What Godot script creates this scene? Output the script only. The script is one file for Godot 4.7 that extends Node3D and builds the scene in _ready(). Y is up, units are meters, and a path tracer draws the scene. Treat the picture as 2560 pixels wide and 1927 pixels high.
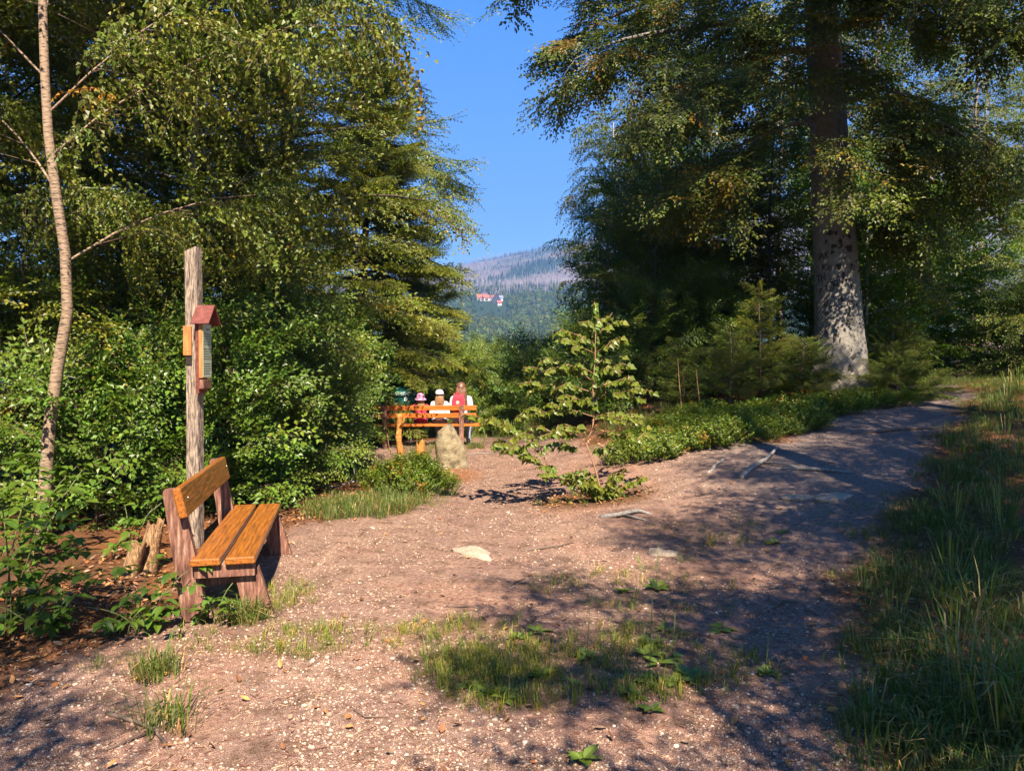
extends Node3D
# A forest clearing with two benches and an information post, looking out over a valley.
# x is to the right, d is the distance ahead of the walker (world z = -d), heights in metres.

var M := {}
var taken := {}
var rough := FastNoiseLite.new()
var patch := FastNoiseLite.new()
var fine := FastNoiseLite.new()


func _ready() -> void:
	set_up_view()
	make_noise()
	make_materials()
	build_ground()
	build_far_land()
	build_village()
	build_trees()
	build_shrubs()
	build_benches_and_post()
	build_people()
	build_stones_and_stumps()
	build_plants()
	build_ground_cover()


func set_up_view() -> void:
	var cam := Camera3D.new()
	cam.name = "camera"
	add_child(cam)
	cam.position = Vector3(0, 1.6, 0)
	cam.rotation_degrees = Vector3(-1.0, 0, 0)
	cam.fov = 55.1
	cam.near = 0.05
	cam.far = 9000.0
	cam.current = true
	var sky_look := ProceduralSkyMaterial.new()
	sky_look.sky_top_color = Color(0.0, 0.305, 0.64)
	sky_look.sky_horizon_color = Color(0.61, 0.755, 0.77)
	sky_look.sky_curve = 0.108
	sky_look.sky_energy_multiplier = 1.0
	sky_look.ground_bottom_color = Color(0.25, 0.27, 0.2)
	sky_look.ground_horizon_color = Color(0.5, 0.56, 0.6)
	sky_look.sun_angle_max = 4.0
	var sky := Sky.new()
	sky.sky_material = sky_look
	var env := Environment.new()
	env.background_mode = Environment.BG_SKY
	env.sky = sky
	env.background_energy_multiplier = 1.0
	env.tonemap_mode = Environment.TONE_MAPPER_LINEAR
	env.tonemap_exposure = 3.0
	env.sdfgi_enabled = true
	env.ssao_enabled = true
	env.ssil_enabled = true
	env.fog_enabled = true
	env.fog_density = 0.00026
	env.fog_light_color = Color(0.50, 0.73, 1.0)
	var we := WorldEnvironment.new()
	we.name = "environment"
	we.environment = env
	add_child(we)
	var sun := DirectionalLight3D.new()
	sun.name = "sun"
	add_child(sun)
	# from behind the walker, a little to the right, 47 degrees high
	var to_sun := Vector3(0.118, 0.731, 0.671).normalized()
	sun.look_at_from_position(to_sun * 10.0, Vector3.ZERO, Vector3.UP)
	sun.light_energy = 1.6
	sun.light_angular_distance = 0.5
	sun.light_color = Color(1.0, 0.945, 0.86)
	sun.shadow_enabled = true


# ---------------------------------------------------------------- naming

func numbered(called: String) -> String:
	if not taken.has(called):
		taken[called] = 0
		return called
	taken[called] += 1
	return "%s_%03d" % [called, taken[called]]


func tag(o: Node3D, label: String, category: String, group := "") -> Node3D:
	o.set_meta("label", label)
	o.set_meta("category", category)
	if group != "":
		o.set_meta("group", group)
	return o


func thing(called: String, label: String, category: String, at: Vector3, turn := 0.0, group := "") -> Node3D:
	var o := Node3D.new()
	o.name = numbered(called)
	add_child(o)
	o.position = at
	o.rotation.y = turn
	return tag(o, label, category, group)


func piece(called: String, mesh: Mesh, material: Material, parent: Node, at := Transform3D()) -> MeshInstance3D:
	var o := MeshInstance3D.new()
	o.name = called if parent != self else numbered(called)
	o.mesh = mesh
	o.material_override = material
	parent.add_child(o, true)
	o.transform = at
	return o


func copies(called: String, mesh: Mesh, material: Material, parent: Node, where: Array, tints: Array) -> MultiMeshInstance3D:
	var mm := MultiMesh.new()
	mm.transform_format = MultiMesh.TRANSFORM_3D
	mm.use_colors = true
	mm.mesh = mesh
	mm.instance_count = where.size()
	for i in where.size():
		mm.set_instance_transform(i, where[i])
		mm.set_instance_color(i, tints[i])
	var o := MultiMeshInstance3D.new()
	o.name = called if parent != self else numbered(called)
	o.multimesh = mm
	o.material_override = material
	o.set_meta("kind", "stuff")
	parent.add_child(o, true)
	return o


# ---------------------------------------------------------------- shapes

func begin(group := 0) -> SurfaceTool:
	var st := SurfaceTool.new()
	st.begin(Mesh.PRIMITIVE_TRIANGLES)
	st.set_smooth_group(group)
	st.set_color(Color.WHITE)
	return st


func done(st: SurfaceTool) -> ArrayMesh:
	st.generate_normals()
	st.index()
	return st.commit()


# corners counter-clockwise seen from outside
func tri(st: SurfaceTool, a: Vector3, b: Vector3, c: Vector3) -> void:
	st.add_vertex(a)
	st.add_vertex(c)
	st.add_vertex(b)


func quad(st: SurfaceTool, a: Vector3, b: Vector3, c: Vector3, d: Vector3) -> void:
	tri(st, a, b, c)
	tri(st, a, c, d)


func tri_out(st: SurfaceTool, a: Vector3, b: Vector3, c: Vector3, mid: Vector3) -> void:
	if (b - a).cross(c - a).dot((a + b + c) / 3.0 - mid) >= 0.0:
		tri(st, a, b, c)
	else:
		tri(st, a, c, b)


func add_box(st: SurfaceTool, size: Vector3, bevel := 0.004, t := Transform3D()) -> void:
	st.set_smooth_group(-1)
	var h := size / 2.0
	var mid := t.origin
	var p := func(s: Vector3, axis: int) -> Vector3:
		var q := Vector3(s.x * (h.x - bevel), s.y * (h.y - bevel), s.z * (h.z - bevel))
		q[axis] = s[axis] * h[axis]
		return t * q
	for axis in 3:
		var u := (axis + 1) % 3
		var v := (axis + 2) % 3
		for s in [-1.0, 1.0]:
			var c: Array[Vector3] = []
			for k in [[-1.0, -1.0], [1.0, -1.0], [1.0, 1.0], [-1.0, 1.0]]:
				var w := Vector3.ZERO
				w[axis] = s
				w[u] = k[0]
				w[v] = k[1]
				c.append(p.call(w, axis))
			tri_out(st, c[0], c[1], c[2], mid)
			tri_out(st, c[0], c[2], c[3], mid)
			for s2 in [-1.0, 1.0]:
				var a := Vector3.ZERO
				a[axis] = s
				a[u] = s2
				var b := a
				a[v] = -1.0
				b[v] = 1.0
				tri_out(st, p.call(a, axis), p.call(b, axis), p.call(b, u), mid)
				tri_out(st, p.call(a, axis), p.call(b, u), p.call(a, u), mid)
	for sx in [-1.0, 1.0]:
		for sy in [-1.0, 1.0]:
			for sz in [-1.0, 1.0]:
				var w := Vector3(sx, sy, sz)
				tri_out(st, p.call(w, 0), p.call(w, 1), p.call(w, 2), mid)


func box_mesh(size: Vector3, bevel := 0.004) -> ArrayMesh:
	var st := begin(-1)
	add_box(st, size, bevel)
	return done(st)


# a board whose outline (local x, y) is given counter-clockwise and which is thick along z
func add_slab(st: SurfaceTool, outline: Array, thick: float) -> void:
	st.set_smooth_group(-1)
	var poly := PackedVector2Array(outline)
	var ids := Geometry2D.triangulate_polygon(poly)
	var z := thick / 2.0
	for i in range(0, ids.size(), 3):
		var a := poly[ids[i]]
		var b := poly[ids[i + 1]]
		var c := poly[ids[i + 2]]
		if (b - a).cross(c - a) < 0.0:
			var keep := b
			b = c
			c = keep
		tri(st, Vector3(a.x, a.y, z), Vector3(b.x, b.y, z), Vector3(c.x, c.y, z))
		tri(st, Vector3(a.x, a.y, -z), Vector3(c.x, c.y, -z), Vector3(b.x, b.y, -z))
	for i in poly.size():
		var a := poly[i]
		var b := poly[(i + 1) % poly.size()]
		quad(st, Vector3(a.x, a.y, -z), Vector3(b.x, b.y, -z), Vector3(b.x, b.y, z), Vector3(a.x, a.y, z))


func slab_mesh(outline: Array, thick: float) -> ArrayMesh:
	var st := begin(-1)
	add_slab(st, outline, thick)
	return done(st)


# a bent, tapering round bar; wobble makes the section uneven
func add_tube(st: SurfaceTool, pts: Array, radii: Array, sides := 6, wobble := 0.0, close := true) -> void:
	st.set_smooth_group(0)
	var rings := []
	var side := Vector3.RIGHT
	for i in pts.size():
		var along: Vector3 = (pts[mini(i + 1, pts.size() - 1)] - pts[maxi(i - 1, 0)])
		along = along.normalized() if along.length() > 1e-6 else Vector3.UP
		if absf(side.dot(along)) > 0.95:
			side = Vector3.FORWARD if absf(along.z) < 0.9 else Vector3.UP
		side = (side - along * side.dot(along)).normalized()
		var other := along.cross(side)
		var ring := PackedVector3Array()
		for k in sides:
			var a := TAU * k / sides
			var r: float = radii[i]
			if wobble > 0.0:
				var q: Vector3 = pts[i]
				r *= 1.0 + wobble * fine.get_noise_3d(cos(a) * 40.0 + q.x * 9.0, q.y * 22.0, sin(a) * 40.0 + q.z * 9.0)
			ring.append(pts[i] + (side * cos(a) + other * sin(a)) * r)
		rings.append(ring)
	for i in pts.size() - 1:
		for k in sides:
			var n := (k + 1) % sides
			quad(st, rings[i][k], rings[i][n], rings[i + 1][n], rings[i + 1][k])
	if close:
		for k in sides:
			var n := (k + 1) % sides
			tri(st, pts[-1], rings[-1][k], rings[-1][n])
			tri(st, pts[0], rings[0][n], rings[0][k])


# stone: a ball of rings pushed in and out
func add_lump(st: SurfaceTool, radius: Vector3, seed_at: float, uneven := 0.25, rings := 10, sides := 14, at := Vector3.ZERO, coarse := 1.0) -> void:
	st.set_smooth_group(0)
	var grid := []
	for i in rings + 1:
		var row := PackedVector3Array()
		var th := PI * i / rings
		for k in sides:
			var ph := TAU * k / sides
			var v := Vector3(sin(th) * cos(ph), cos(th), sin(th) * sin(ph))
			var n := rough.get_noise_3d(v.x * 60.0 * coarse + seed_at * 97.0, v.y * 60.0 * coarse, v.z * 60.0 * coarse) + 0.35 * rough.get_noise_3d(v.x * 190.0 + seed_at * 53.0, v.y * 190.0, v.z * 190.0)
			row.append(at + v * radius * (1.0 + uneven * n))
		grid.append(row)
	for i in rings:
		for k in sides:
			var n := (k + 1) % sides
			if i > 0:
				tri(st, grid[i][k], grid[i][n], grid[i + 1][n])
			if i < rings - 1:
				tri(st, grid[i][k], grid[i + 1][n], grid[i + 1][k])


func frame(x: Vector3, up: Vector3, at: Vector3, size := 1.0) -> Transform3D:
	var ax := x.normalized()
	var az := ax.cross(up)
	if az.length() < 1e-4:
		az = ax.cross(Vector3.RIGHT)
	az = az.normalized()
	var ay := az.cross(ax)
	return Transform3D(Basis(ax * size, ay * size, az * size), at)


# ---------------------------------------------------------------- materials

func make_noise() -> void:
	rough.seed = 11
	rough.noise_type = FastNoiseLite.TYPE_SIMPLEX_SMOOTH
	rough.frequency = 0.01
	rough.fractal_octaves = 3
	patch.seed = 23
	patch.noise_type = FastNoiseLite.TYPE_SIMPLEX_SMOOTH
	patch.frequency = 0.55
	patch.fractal_octaves = 4
	fine.seed = 5
	fine.noise_type = FastNoiseLite.TYPE_SIMPLEX_SMOOTH
	fine.frequency = 0.03
	fine.fractal_octaves = 2


func noise_picture(noise_seed: int, frequency: float, octaves: int, stops: Array, size := 512, kind := FastNoiseLite.TYPE_SIMPLEX_SMOOTH, warp := 0.0) -> NoiseTexture2D:
	var n := FastNoiseLite.new()
	n.seed = noise_seed
	n.noise_type = kind
	n.frequency = frequency
	n.fractal_octaves = octaves
	if warp > 0.0:
		n.domain_warp_enabled = true
		n.domain_warp_amplitude = warp
		n.domain_warp_frequency = frequency * 0.6
	var t := NoiseTexture2D.new()
	t.width = size
	t.height = size
	t.seamless = true
	t.noise = n
	if not stops.is_empty():
		var g := Gradient.new()
		var at := PackedFloat32Array()
		var c := PackedColorArray()
		for s in stops:
			at.append(s[0])
			c.append(s[1])
		g.offsets = at
		g.colors = c
		t.color_ramp = g
	return t


func bumps(noise_seed: int, frequency: float, octaves: int, size := 512, kind := FastNoiseLite.TYPE_SIMPLEX_SMOOTH, strength := 6.0) -> NoiseTexture2D:
	var t := noise_picture(noise_seed, frequency, octaves, [], size, kind)
	t.as_normal_map = true
	t.bump_strength = strength
	return t


func plain(c: Color, roughness := 0.8, shine := 0.5) -> StandardMaterial3D:
	var m := StandardMaterial3D.new()
	m.albedo_color = c.linear_to_srgb()
	m.roughness = roughness
	m.metallic_specular = shine
	return m


# patterned by the thing's own axes; scale in repeats per metre
func grained(pic: Texture2D, scale: Vector3, roughness := 0.8, normal: Texture2D = null, depth := 0.6, in_world := false) -> StandardMaterial3D:
	var m := StandardMaterial3D.new()
	m.albedo_texture = pic
	m.uv1_triplanar = true
	m.uv1_world_triplanar = in_world
	m.uv1_triplanar_sharpness = 4.0
	m.uv1_scale = scale
	m.roughness = roughness
	m.metallic_specular = 0.4
	if normal:
		m.normal_enabled = true
		m.normal_texture = normal
		m.normal_scale = depth
	return m


func leaf_look(through: Color, roughness := 0.42, shine := 0.5) -> StandardMaterial3D:
	var m := StandardMaterial3D.new()
	m.vertex_color_use_as_albedo = true
	m.roughness = roughness
	m.metallic_specular = shine
	m.backlight_enabled = true
	m.backlight = through
	return m


func painted(roughness := 0.8, shine := 0.4) -> StandardMaterial3D:
	var m := StandardMaterial3D.new()
	m.vertex_color_use_as_albedo = true
	m.roughness = roughness
	m.metallic_specular = shine
	return m


func lin(r: float, g: float, b: float) -> Color:
	return Color(r, g, b).linear_to_srgb()


func make_materials() -> void:
	M.leaf = leaf_look(Color(0.72, 0.84, 0.30), 0.48)
	M.waxy = leaf_look(Color(0.66, 0.80, 0.28), 0.42, 0.5)
	M.needle = leaf_look(Color(0.42, 0.48, 0.18), 0.5, 0.4)
	M.grass = leaf_look(Color(0.6, 0.7, 0.3), 0.5, 0.4)
	M.litter = leaf_look(Color(0.25, 0.2, 0.12), 0.7, 0.3)
	M.painted = painted()
	M.pebble = painted(0.85, 0.3)
	# ground: fine speckle times the colours of the zones, broken by a second, coarser pattern
	var g := painted(0.95, 0.25)
	g.albedo_texture = noise_picture(3, 0.16, 3, [[0.0, lin(0.28, 0.24, 0.22)], [0.32, lin(0.5, 0.47, 0.44)], [0.48, lin(0.82, 0.79, 0.76)], [0.7, lin(0.95, 0.93, 0.9)], [1.0, lin(1, 1, 1)]], 1024)
	g.uv1_triplanar = true
	g.uv1_world_triplanar = true
	g.uv1_scale = Vector3.ONE * 0.9
	g.normal_enabled = true
	g.normal_texture = bumps(9, 0.13, 4, 1024, FastNoiseLite.TYPE_SIMPLEX_SMOOTH, 9.0)
	g.normal_scale = 2.0
	g.detail_enabled = true
	g.detail_blend_mode = BaseMaterial3D.BLEND_MODE_MUL
	g.detail_uv_layer = BaseMaterial3D.DETAIL_UV_2
	g.uv2_triplanar = true
	g.uv2_world_triplanar = true
	g.uv2_scale = Vector3.ONE * 0.37
	g.detail_albedo = noise_picture(41, 0.05, 5, [[0.0, lin(0.42, 0.38, 0.36)], [0.35, lin(0.78, 0.75, 0.72)], [0.6, lin(1, 1, 1)], [1.0, lin(1, 1, 1)]], 1024)
	M.ground = g
	M.land = painted(0.95, 0.2)
	# bark
	M.beech_bark = grained(noise_picture(61, 0.012, 5, [[0.0, lin(0.10, 0.088, 0.072)], [0.2, lin(0.18, 0.158, 0.132)], [0.42, lin(0.215, 0.19, 0.16)], [0.6, lin(0.235, 0.21, 0.178)], [0.8, lin(0.265, 0.235, 0.2)], [1.0, lin(0.31, 0.28, 0.24)]], 1024, FastNoiseLite.TYPE_SIMPLEX_SMOOTH, 20.0), Vector3(0.7, 0.42, 0.7), 0.85, bumps(62, 0.05, 4, 512, FastNoiseLite.TYPE_SIMPLEX_SMOOTH, 5.0), 0.7)
	M.birch_bark = grained(noise_picture(71, 0.02, 4, [[0.0, lin(0.035, 0.028, 0.024)], [0.30, lin(0.07, 0.055, 0.045)], [0.36, lin(0.22, 0.145, 0.09)], [0.6, lin(0.30, 0.205, 0.135)], [1.0, lin(0.40, 0.30, 0.22)]], 512, FastNoiseLite.TYPE_SIMPLEX_SMOOTH, 8.0), Vector3(0.9, 4.2, 0.9), 0.75, bumps(72, 0.06, 4), 0.6)
	M.dark_bark = grained(noise_picture(81, 0.03, 5, [[0.0, lin(0.02, 0.015, 0.012)], [0.5, lin(0.075, 0.058, 0.045)], [1.0, lin(0.16, 0.125, 0.1)]], 512), Vector3(3.0, 0.8, 3.0), 0.9, bumps(82, 0.06, 4, 512, FastNoiseLite.TYPE_SIMPLEX_SMOOTH, 9.0), 1.0)
	M.pale_bark = grained(noise_picture(85, 0.03, 4, [[0.0, lin(0.09, 0.08, 0.07)], [0.4, lin(0.26, 0.24, 0.21)], [1.0, lin(0.48, 0.45, 0.4)]], 512), Vector3(1.0, 2.6, 1.0), 0.85)
	M.twig = plain(Color(0.15, 0.10, 0.07), 0.85)
	M.pale_twig = grained(noise_picture(88, 0.05, 4, [[0.0, lin(0.13, 0.11, 0.09)], [1.0, lin(0.45, 0.41, 0.37)]], 256), Vector3(3, 3, 3), 0.9)
	# wood
	var grain := bumps(95, 0.035, 4, 512, FastNoiseLite.TYPE_SIMPLEX_SMOOTH, 6.0)
	M.oiled = grained(noise_picture(91, 0.018, 5, [[0.0, lin(0.08, 0.032, 0.012)], [0.25, lin(0.19, 0.07, 0.017)], [0.42, lin(0.27, 0.085, 0.014)], [0.6, lin(0.32, 0.105, 0.016)], [0.8, lin(0.37, 0.13, 0.022)], [1.0, lin(0.44, 0.19, 0.05)]], 1024, FastNoiseLite.TYPE_SIMPLEX_SMOOTH, 30.0), Vector3(0.12, 2.6, 2.6), 0.36, grain, 0.3)
	M.oiled.clearcoat_enabled = true
	M.oiled.clearcoat = 0.25
	M.oiled.clearcoat_roughness = 0.3
	M.brown_paint = grained(noise_picture(97, 0.02, 5, [[0.0, lin(0.085, 0.035, 0.024)], [0.45, lin(0.17, 0.075, 0.05)], [0.66, lin(0.24, 0.115, 0.075)], [0.85, lin(0.34, 0.21, 0.14)], [1.0, lin(0.42, 0.3, 0.2)]], 512, FastNoiseLite.TYPE_SIMPLEX_SMOOTH, 12.0), Vector3(3.0, 0.35, 3.0), 0.7, grain, 0.5)
	M.old_wood = grained(noise_picture(101, 0.016, 5, [[0.0, lin(0.035, 0.026, 0.022)], [0.3, lin(0.11, 0.08, 0.06)], [0.5, lin(0.24, 0.18, 0.135)], [0.7, lin(0.33, 0.25, 0.19)], [1.0, lin(0.46, 0.36, 0.27)]], 1024, FastNoiseLite.TYPE_SIMPLEX_SMOOTH, 45.0), Vector3(3.2, 0.34, 3.2), 0.8, grain, 0.8)
	M.fresh_wood = grained(noise_picture(103, 0.02, 4, [[0.0, lin(0.30, 0.1, 0.03)], [0.5, lin(0.46, 0.17, 0.05)], [1.0, lin(0.56, 0.26, 0.1)]], 256), Vector3(4, 0.7, 4), 0.6)
	M.rail = grained(noise_picture(105, 0.02, 4, [[0.0, lin(0.28, 0.075, 0.012)], [0.5, lin(0.44, 0.13, 0.02)], [1.0, lin(0.54, 0.2, 0.045)]], 256), Vector3(0.5, 4, 4), 0.4, grain, 0.3)
	M.rust_paint = grained(noise_picture(107, 0.03, 4, [[0.0, lin(0.11, 0.03, 0.024)], [0.6, lin(0.17, 0.05, 0.04)], [1.0, lin(0.24, 0.09, 0.07)]], 256), Vector3(2, 2, 2), 0.5)
	M.sheet = grained(noise_picture(109, 0.03, 3, [[0.0, lin(0.50, 0.55, 0.36)], [1.0, lin(0.64, 0.67, 0.48)]], 128), Vector3(2, 2, 2), 0.35)
	M.ink = plain(Color(0.10, 0.11, 0.07), 0.6)
	M.steel = plain(Color(0.55, 0.55, 0.55), 0.35)
	M.steel.metallic = 0.9
	M.rotten = grained(noise_picture(111, 0.022, 5, [[0.0, lin(0.06, 0.03, 0.014)], [0.4, lin(0.20, 0.105, 0.045)], [0.65, lin(0.32, 0.19, 0.095)], [1.0, lin(0.42, 0.30, 0.18)]], 512, FastNoiseLite.TYPE_SIMPLEX_SMOOTH, 25.0), Vector3(5, 0.9, 5), 0.9, grain, 1.2)
	M.orange_wood = grained(noise_picture(113, 0.022, 5, [[0.0, lin(0.12, 0.035, 0.010)], [0.4, lin(0.38, 0.15, 0.03)], [0.65, lin(0.5, 0.24, 0.06)], [1.0, lin(0.55, 0.34, 0.12)]], 512, FastNoiseLite.TYPE_SIMPLEX_SMOOTH, 25.0), Vector3(5, 1.2, 5), 0.9, grain, 1.2)
	# stone
	M.stone = grained(noise_picture(121, 0.009, 7, [[0.0, lin(0.07, 0.058, 0.036)], [0.3, lin(0.15, 0.118, 0.07)], [0.46, lin(0.235, 0.185, 0.105)], [0.72, lin(0.29, 0.235, 0.145)], [1.0, lin(0.35, 0.32, 0.25)]], 512), Vector3(1.1, 1.1, 1.1), 0.9, bumps(122, 0.06, 5, 512, FastNoiseLite.TYPE_SIMPLEX_SMOOTH, 8.0), 1.0)
	M.pale_stone = grained(noise_picture(124, 0.04, 5, [[0.0, lin(0.24, 0.16, 0.11)], [0.45, lin(0.42, 0.32, 0.23)], [1.0, lin(0.58, 0.49, 0.37)]], 512), Vector3(3, 3, 3), 0.9, bumps(125, 0.07, 5, 512, FastNoiseLite.TYPE_SIMPLEX_SMOOTH, 9.0), 1.2)


# ---------------------------------------------------------------- the lie of the land

func ramp(a: float, b: float, v: float) -> float:
	var t := clampf((v - a) / (b - a), 0.0, 1.0)
	return t * t * (3.0 - 2.0 * t)


func height(x: float, d: float) -> float:
	# a bank that climbs to the right and away; beyond the far bench the land falls into the valley
	var u := 0.08 * (x - 3.1) + 0.13 * (d - 8.0) + 0.31
	if u > 0.6:
		u = 0.6 + 0.6 * (u - 0.6)
	if u > 3.0:
		u = 3.0 + 0.35 * (u - 3.0)
	var w := ramp(-0.4, 3.3, x - 0.03 * maxf(0.0, d - 14.0))
	var h := maxf(u, 0.0) * w + 0.16 * ramp(1.4, 3.6, x) * (1.0 - ramp(5.0, 9.0, d))
	var open := 1.0 - ramp(2.5, 9.0, x - 0.05 * d) * ramp(14.0, 24.0, d)
	if d > 18.5:
		h -= 0.11 * pow(d - 18.5, 1.25) * open * ramp(-16.0, -4.0, x)
	h += 0.035 * patch.get_noise_2d(x * 0.9, d * 0.9) + 0.012 * patch.get_noise_2d(x * 4.0 + 40.0, d * 4.0)
	return h


func on(x: float, d: float, up := 0.0) -> Vector3:
	return Vector3(x, height(x, d) + up, -d)


func left_edge(d: float) -> float:
	# where the trodden ground ends on the left
	var k := [[-3.0, -3.6], [2.0, -2.9], [3.6, -2.45], [4.6, -2.2], [6.4, -2.2], [7.6, -2.15], [8.6, -1.5], [9.4, -1.05], [10.2, -1.0], [11.4, -1.0], [12.4, -1.9], [13.4, -3.0], [15.0, -3.2], [17.0, -2.6], [18.2, -0.9], [20.0, 0.4]]
	return along(k, d)


func right_edge(d: float) -> float:
	# where the trodden ground ends on the right
	var k := [[-3.0, 0.8], [3.0, 1.35], [4.0, 1.75], [5.0, 2.2], [6.5, 3.1], [8.0, 4.4], [10.0, 5.6], [12.0, 7.2], [15.0, 9.2], [20.0, 13.2], [30.0, 21.0]]
	return along(k, d)


func along(k: Array, d: float) -> float:
	if d <= k[0][0]:
		return k[0][1]
	for i in k.size() - 1:
		if d < k[i + 1][0]:
			var t: float = (d - k[i][0]) / (k[i + 1][0] - k[i][0])
			return lerpf(k[i][1], k[i + 1][1], t * t * (3.0 - 2.0 * t))
	return k[-1][1]


func spot(x: float, d: float, cx: float, cd: float, rx: float, rd: float) -> float:
	var q := sqrt(pow((x - cx) / rx, 2.0) + pow((d - cd) / rd, 2.0))
	return 1.0 - ramp(0.55, 1.15, q)


# how much forest floor (not path) lies at a place: 0 path, 1 floor
func floor_share(x: float, d: float) -> float:
	var n := 0.30 * patch.get_noise_2d(x * 1.3 + 9.0, d * 1.3)
	var off := maxf(left_edge(d) - x, x - right_edge(d))
	# the wedge between the two paths: bilberries, beech foot
	var inner := along([[9.6, 9.0], [10.2, 3.6], [11.0, 2.2], [12.0, 1.5], [14.0, 1.1], [17.0, 0.7], [19.0, 0.3], [24.0, 0.0]], d)
	var outer := along([[9.6, 3.0], [10.4, 4.0], [11.5, 4.9], [13.0, 6.0], [16.0, 8.1], [20.0, 10.9], [30.0, 18.5]], d)
	off = maxf(off, minf(x - inner, outer - x))
	# the little island under the sapling
	off = maxf(off, 0.55 * (1.0 - sqrt(pow((x - 0.95) / 0.85, 2.0) + pow((d - 8.95) / 0.6, 2.0))))
	return ramp(-0.12, 0.30, off + n)


func grass_share(x: float, d: float) -> float:
	var g := 0.0
	g = maxf(g, 0.50 * spot(x, d, -1.15, 4.35, 0.95, 0.32))
	g = maxf(g, 0.55 * spot(x, d, -0.35, 4.55, 0.6, 0.25))
	g = maxf(g, 0.75 * spot(x, d, 0.1, 3.95, 0.75, 0.5))
	g = maxf(g, 0.5 * spot(x, d, 0.75, 4.1, 0.7, 0.7))
	g = maxf(g, 0.28 * spot(x, d, 0.9, 5.6, 0.9, 0.9))
	g = maxf(g, 0.25 * spot(x, d, 1.9, 7.0, 0.7, 0.6))
	g = maxf(g, 0.9 * spot(x, d, -1.75, 8.6, 0.75, 0.55))
	g = maxf(g, 0.8 * spot(x, d, -1.35, 9.1, 0.6, 0.6))
	g = maxf(g, 0.35 * spot(x, d, 1.0, 8.9, 0.9, 0.55))
	g = maxf(g, 0.3 * spot(x, d, 3.6, 6.6, 0.9, 1.0))
	g = maxf(g, 0.5 * spot(x, d, -1.8, 5.2, 0.5, 0.5))
	# the verge on the right
	var e := x - right_edge(d)
	if d < 16.0:
		g = maxf(g, 0.68 * ramp(-0.35, 0.5, e) * (1.0 - 0.65 * ramp(1.0, 1.6, e) * (1.0 - ramp(1.9, 2.6, e))))
	else:
		g = maxf(g, 0.9 * ramp(-0.6, 0.4, e))
	# far edge of the clearing and the strip past the beech
	g = maxf(g, 0.8 * spot(x, d, 0.6, 19.0, 3.2, 1.2))
	g = maxf(g, 0.6 * spot(x, d, 2.5, 14.2, 1.3, 0.8))
	g = maxf(g, 0.95 * spot(x, d, 9.2, 16.6, 1.5, 1.3))
	g = maxf(g, 0.5 * spot(x, d, 10.8, 17.0, 3.0, 2.5))
	return clampf(g * (0.75 + 0.8 * patch.get_noise_2d(x * 2.3, d * 2.3 + 70.0)), 0.0, 1.0)


func ground_colour(x: float, d: float) -> Color:
	var a := patch.get_noise_2d(x * 0.8 + 3.0, d * 0.8)
	var b := patch.get_noise_2d(x * 3.1 - 20.0, d * 3.1)
	var c := patch.get_noise_2d(x * 0.35 + 77.0, d * 0.35)
	# trodden clay and grit
	var earth := Color(0.56, 0.355, 0.275).lerp(Color(0.66, 0.44, 0.33), clampf(0.5 + a, 0, 1))
	earth = earth.lerp(Color(0.38, 0.235, 0.19), clampf(0.45 * b + 0.35, 0, 1))
	earth = earth.lerp(Color(0.60, 0.34, 0.245), 0.6 * ramp(0.25, 0.6, a - c))
	# trampled pale grit in the foreground, dark humus flecks between
	earth = earth.lerp(Color(0.30, 0.19, 0.13), 0.75 * ramp(0.12, 0.45, patch.get_noise_2d(x * 7.0, d * 7.0 + 50.0)))
	earth = earth.lerp(Color(0.44, 0.36, 0.33), 0.8 * ramp(1.5, 3.5, x) * ramp(5.0, 7.0, d))
	# leaf litter: orange where it is dry and thick
	var litter := Color(0.30, 0.125, 0.058).lerp(Color(0.48, 0.20, 0.075), clampf(0.5 + 1.1 * b, 0, 1))
	litter = litter.lerp(Color(0.20, 0.115, 0.065), clampf(0.4 + 0.9 * a, 0, 1))
	var soil := Color(0.17, 0.125, 0.06)
	var f := floor_share(x, d)
	var col := earth.lerp(litter, f)
	col = col.lerp(Color(0.52, 0.22, 0.09), 0.8 * spot(x, d, -1.0, 11.6, 0.6, 1.0))
	col = col.lerp(soil, 0.6 * grass_share(x, d))
	return Color(clampf(col.r, 0, 1), clampf(col.g, 0, 1), clampf(col.b, 0, 1))


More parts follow.
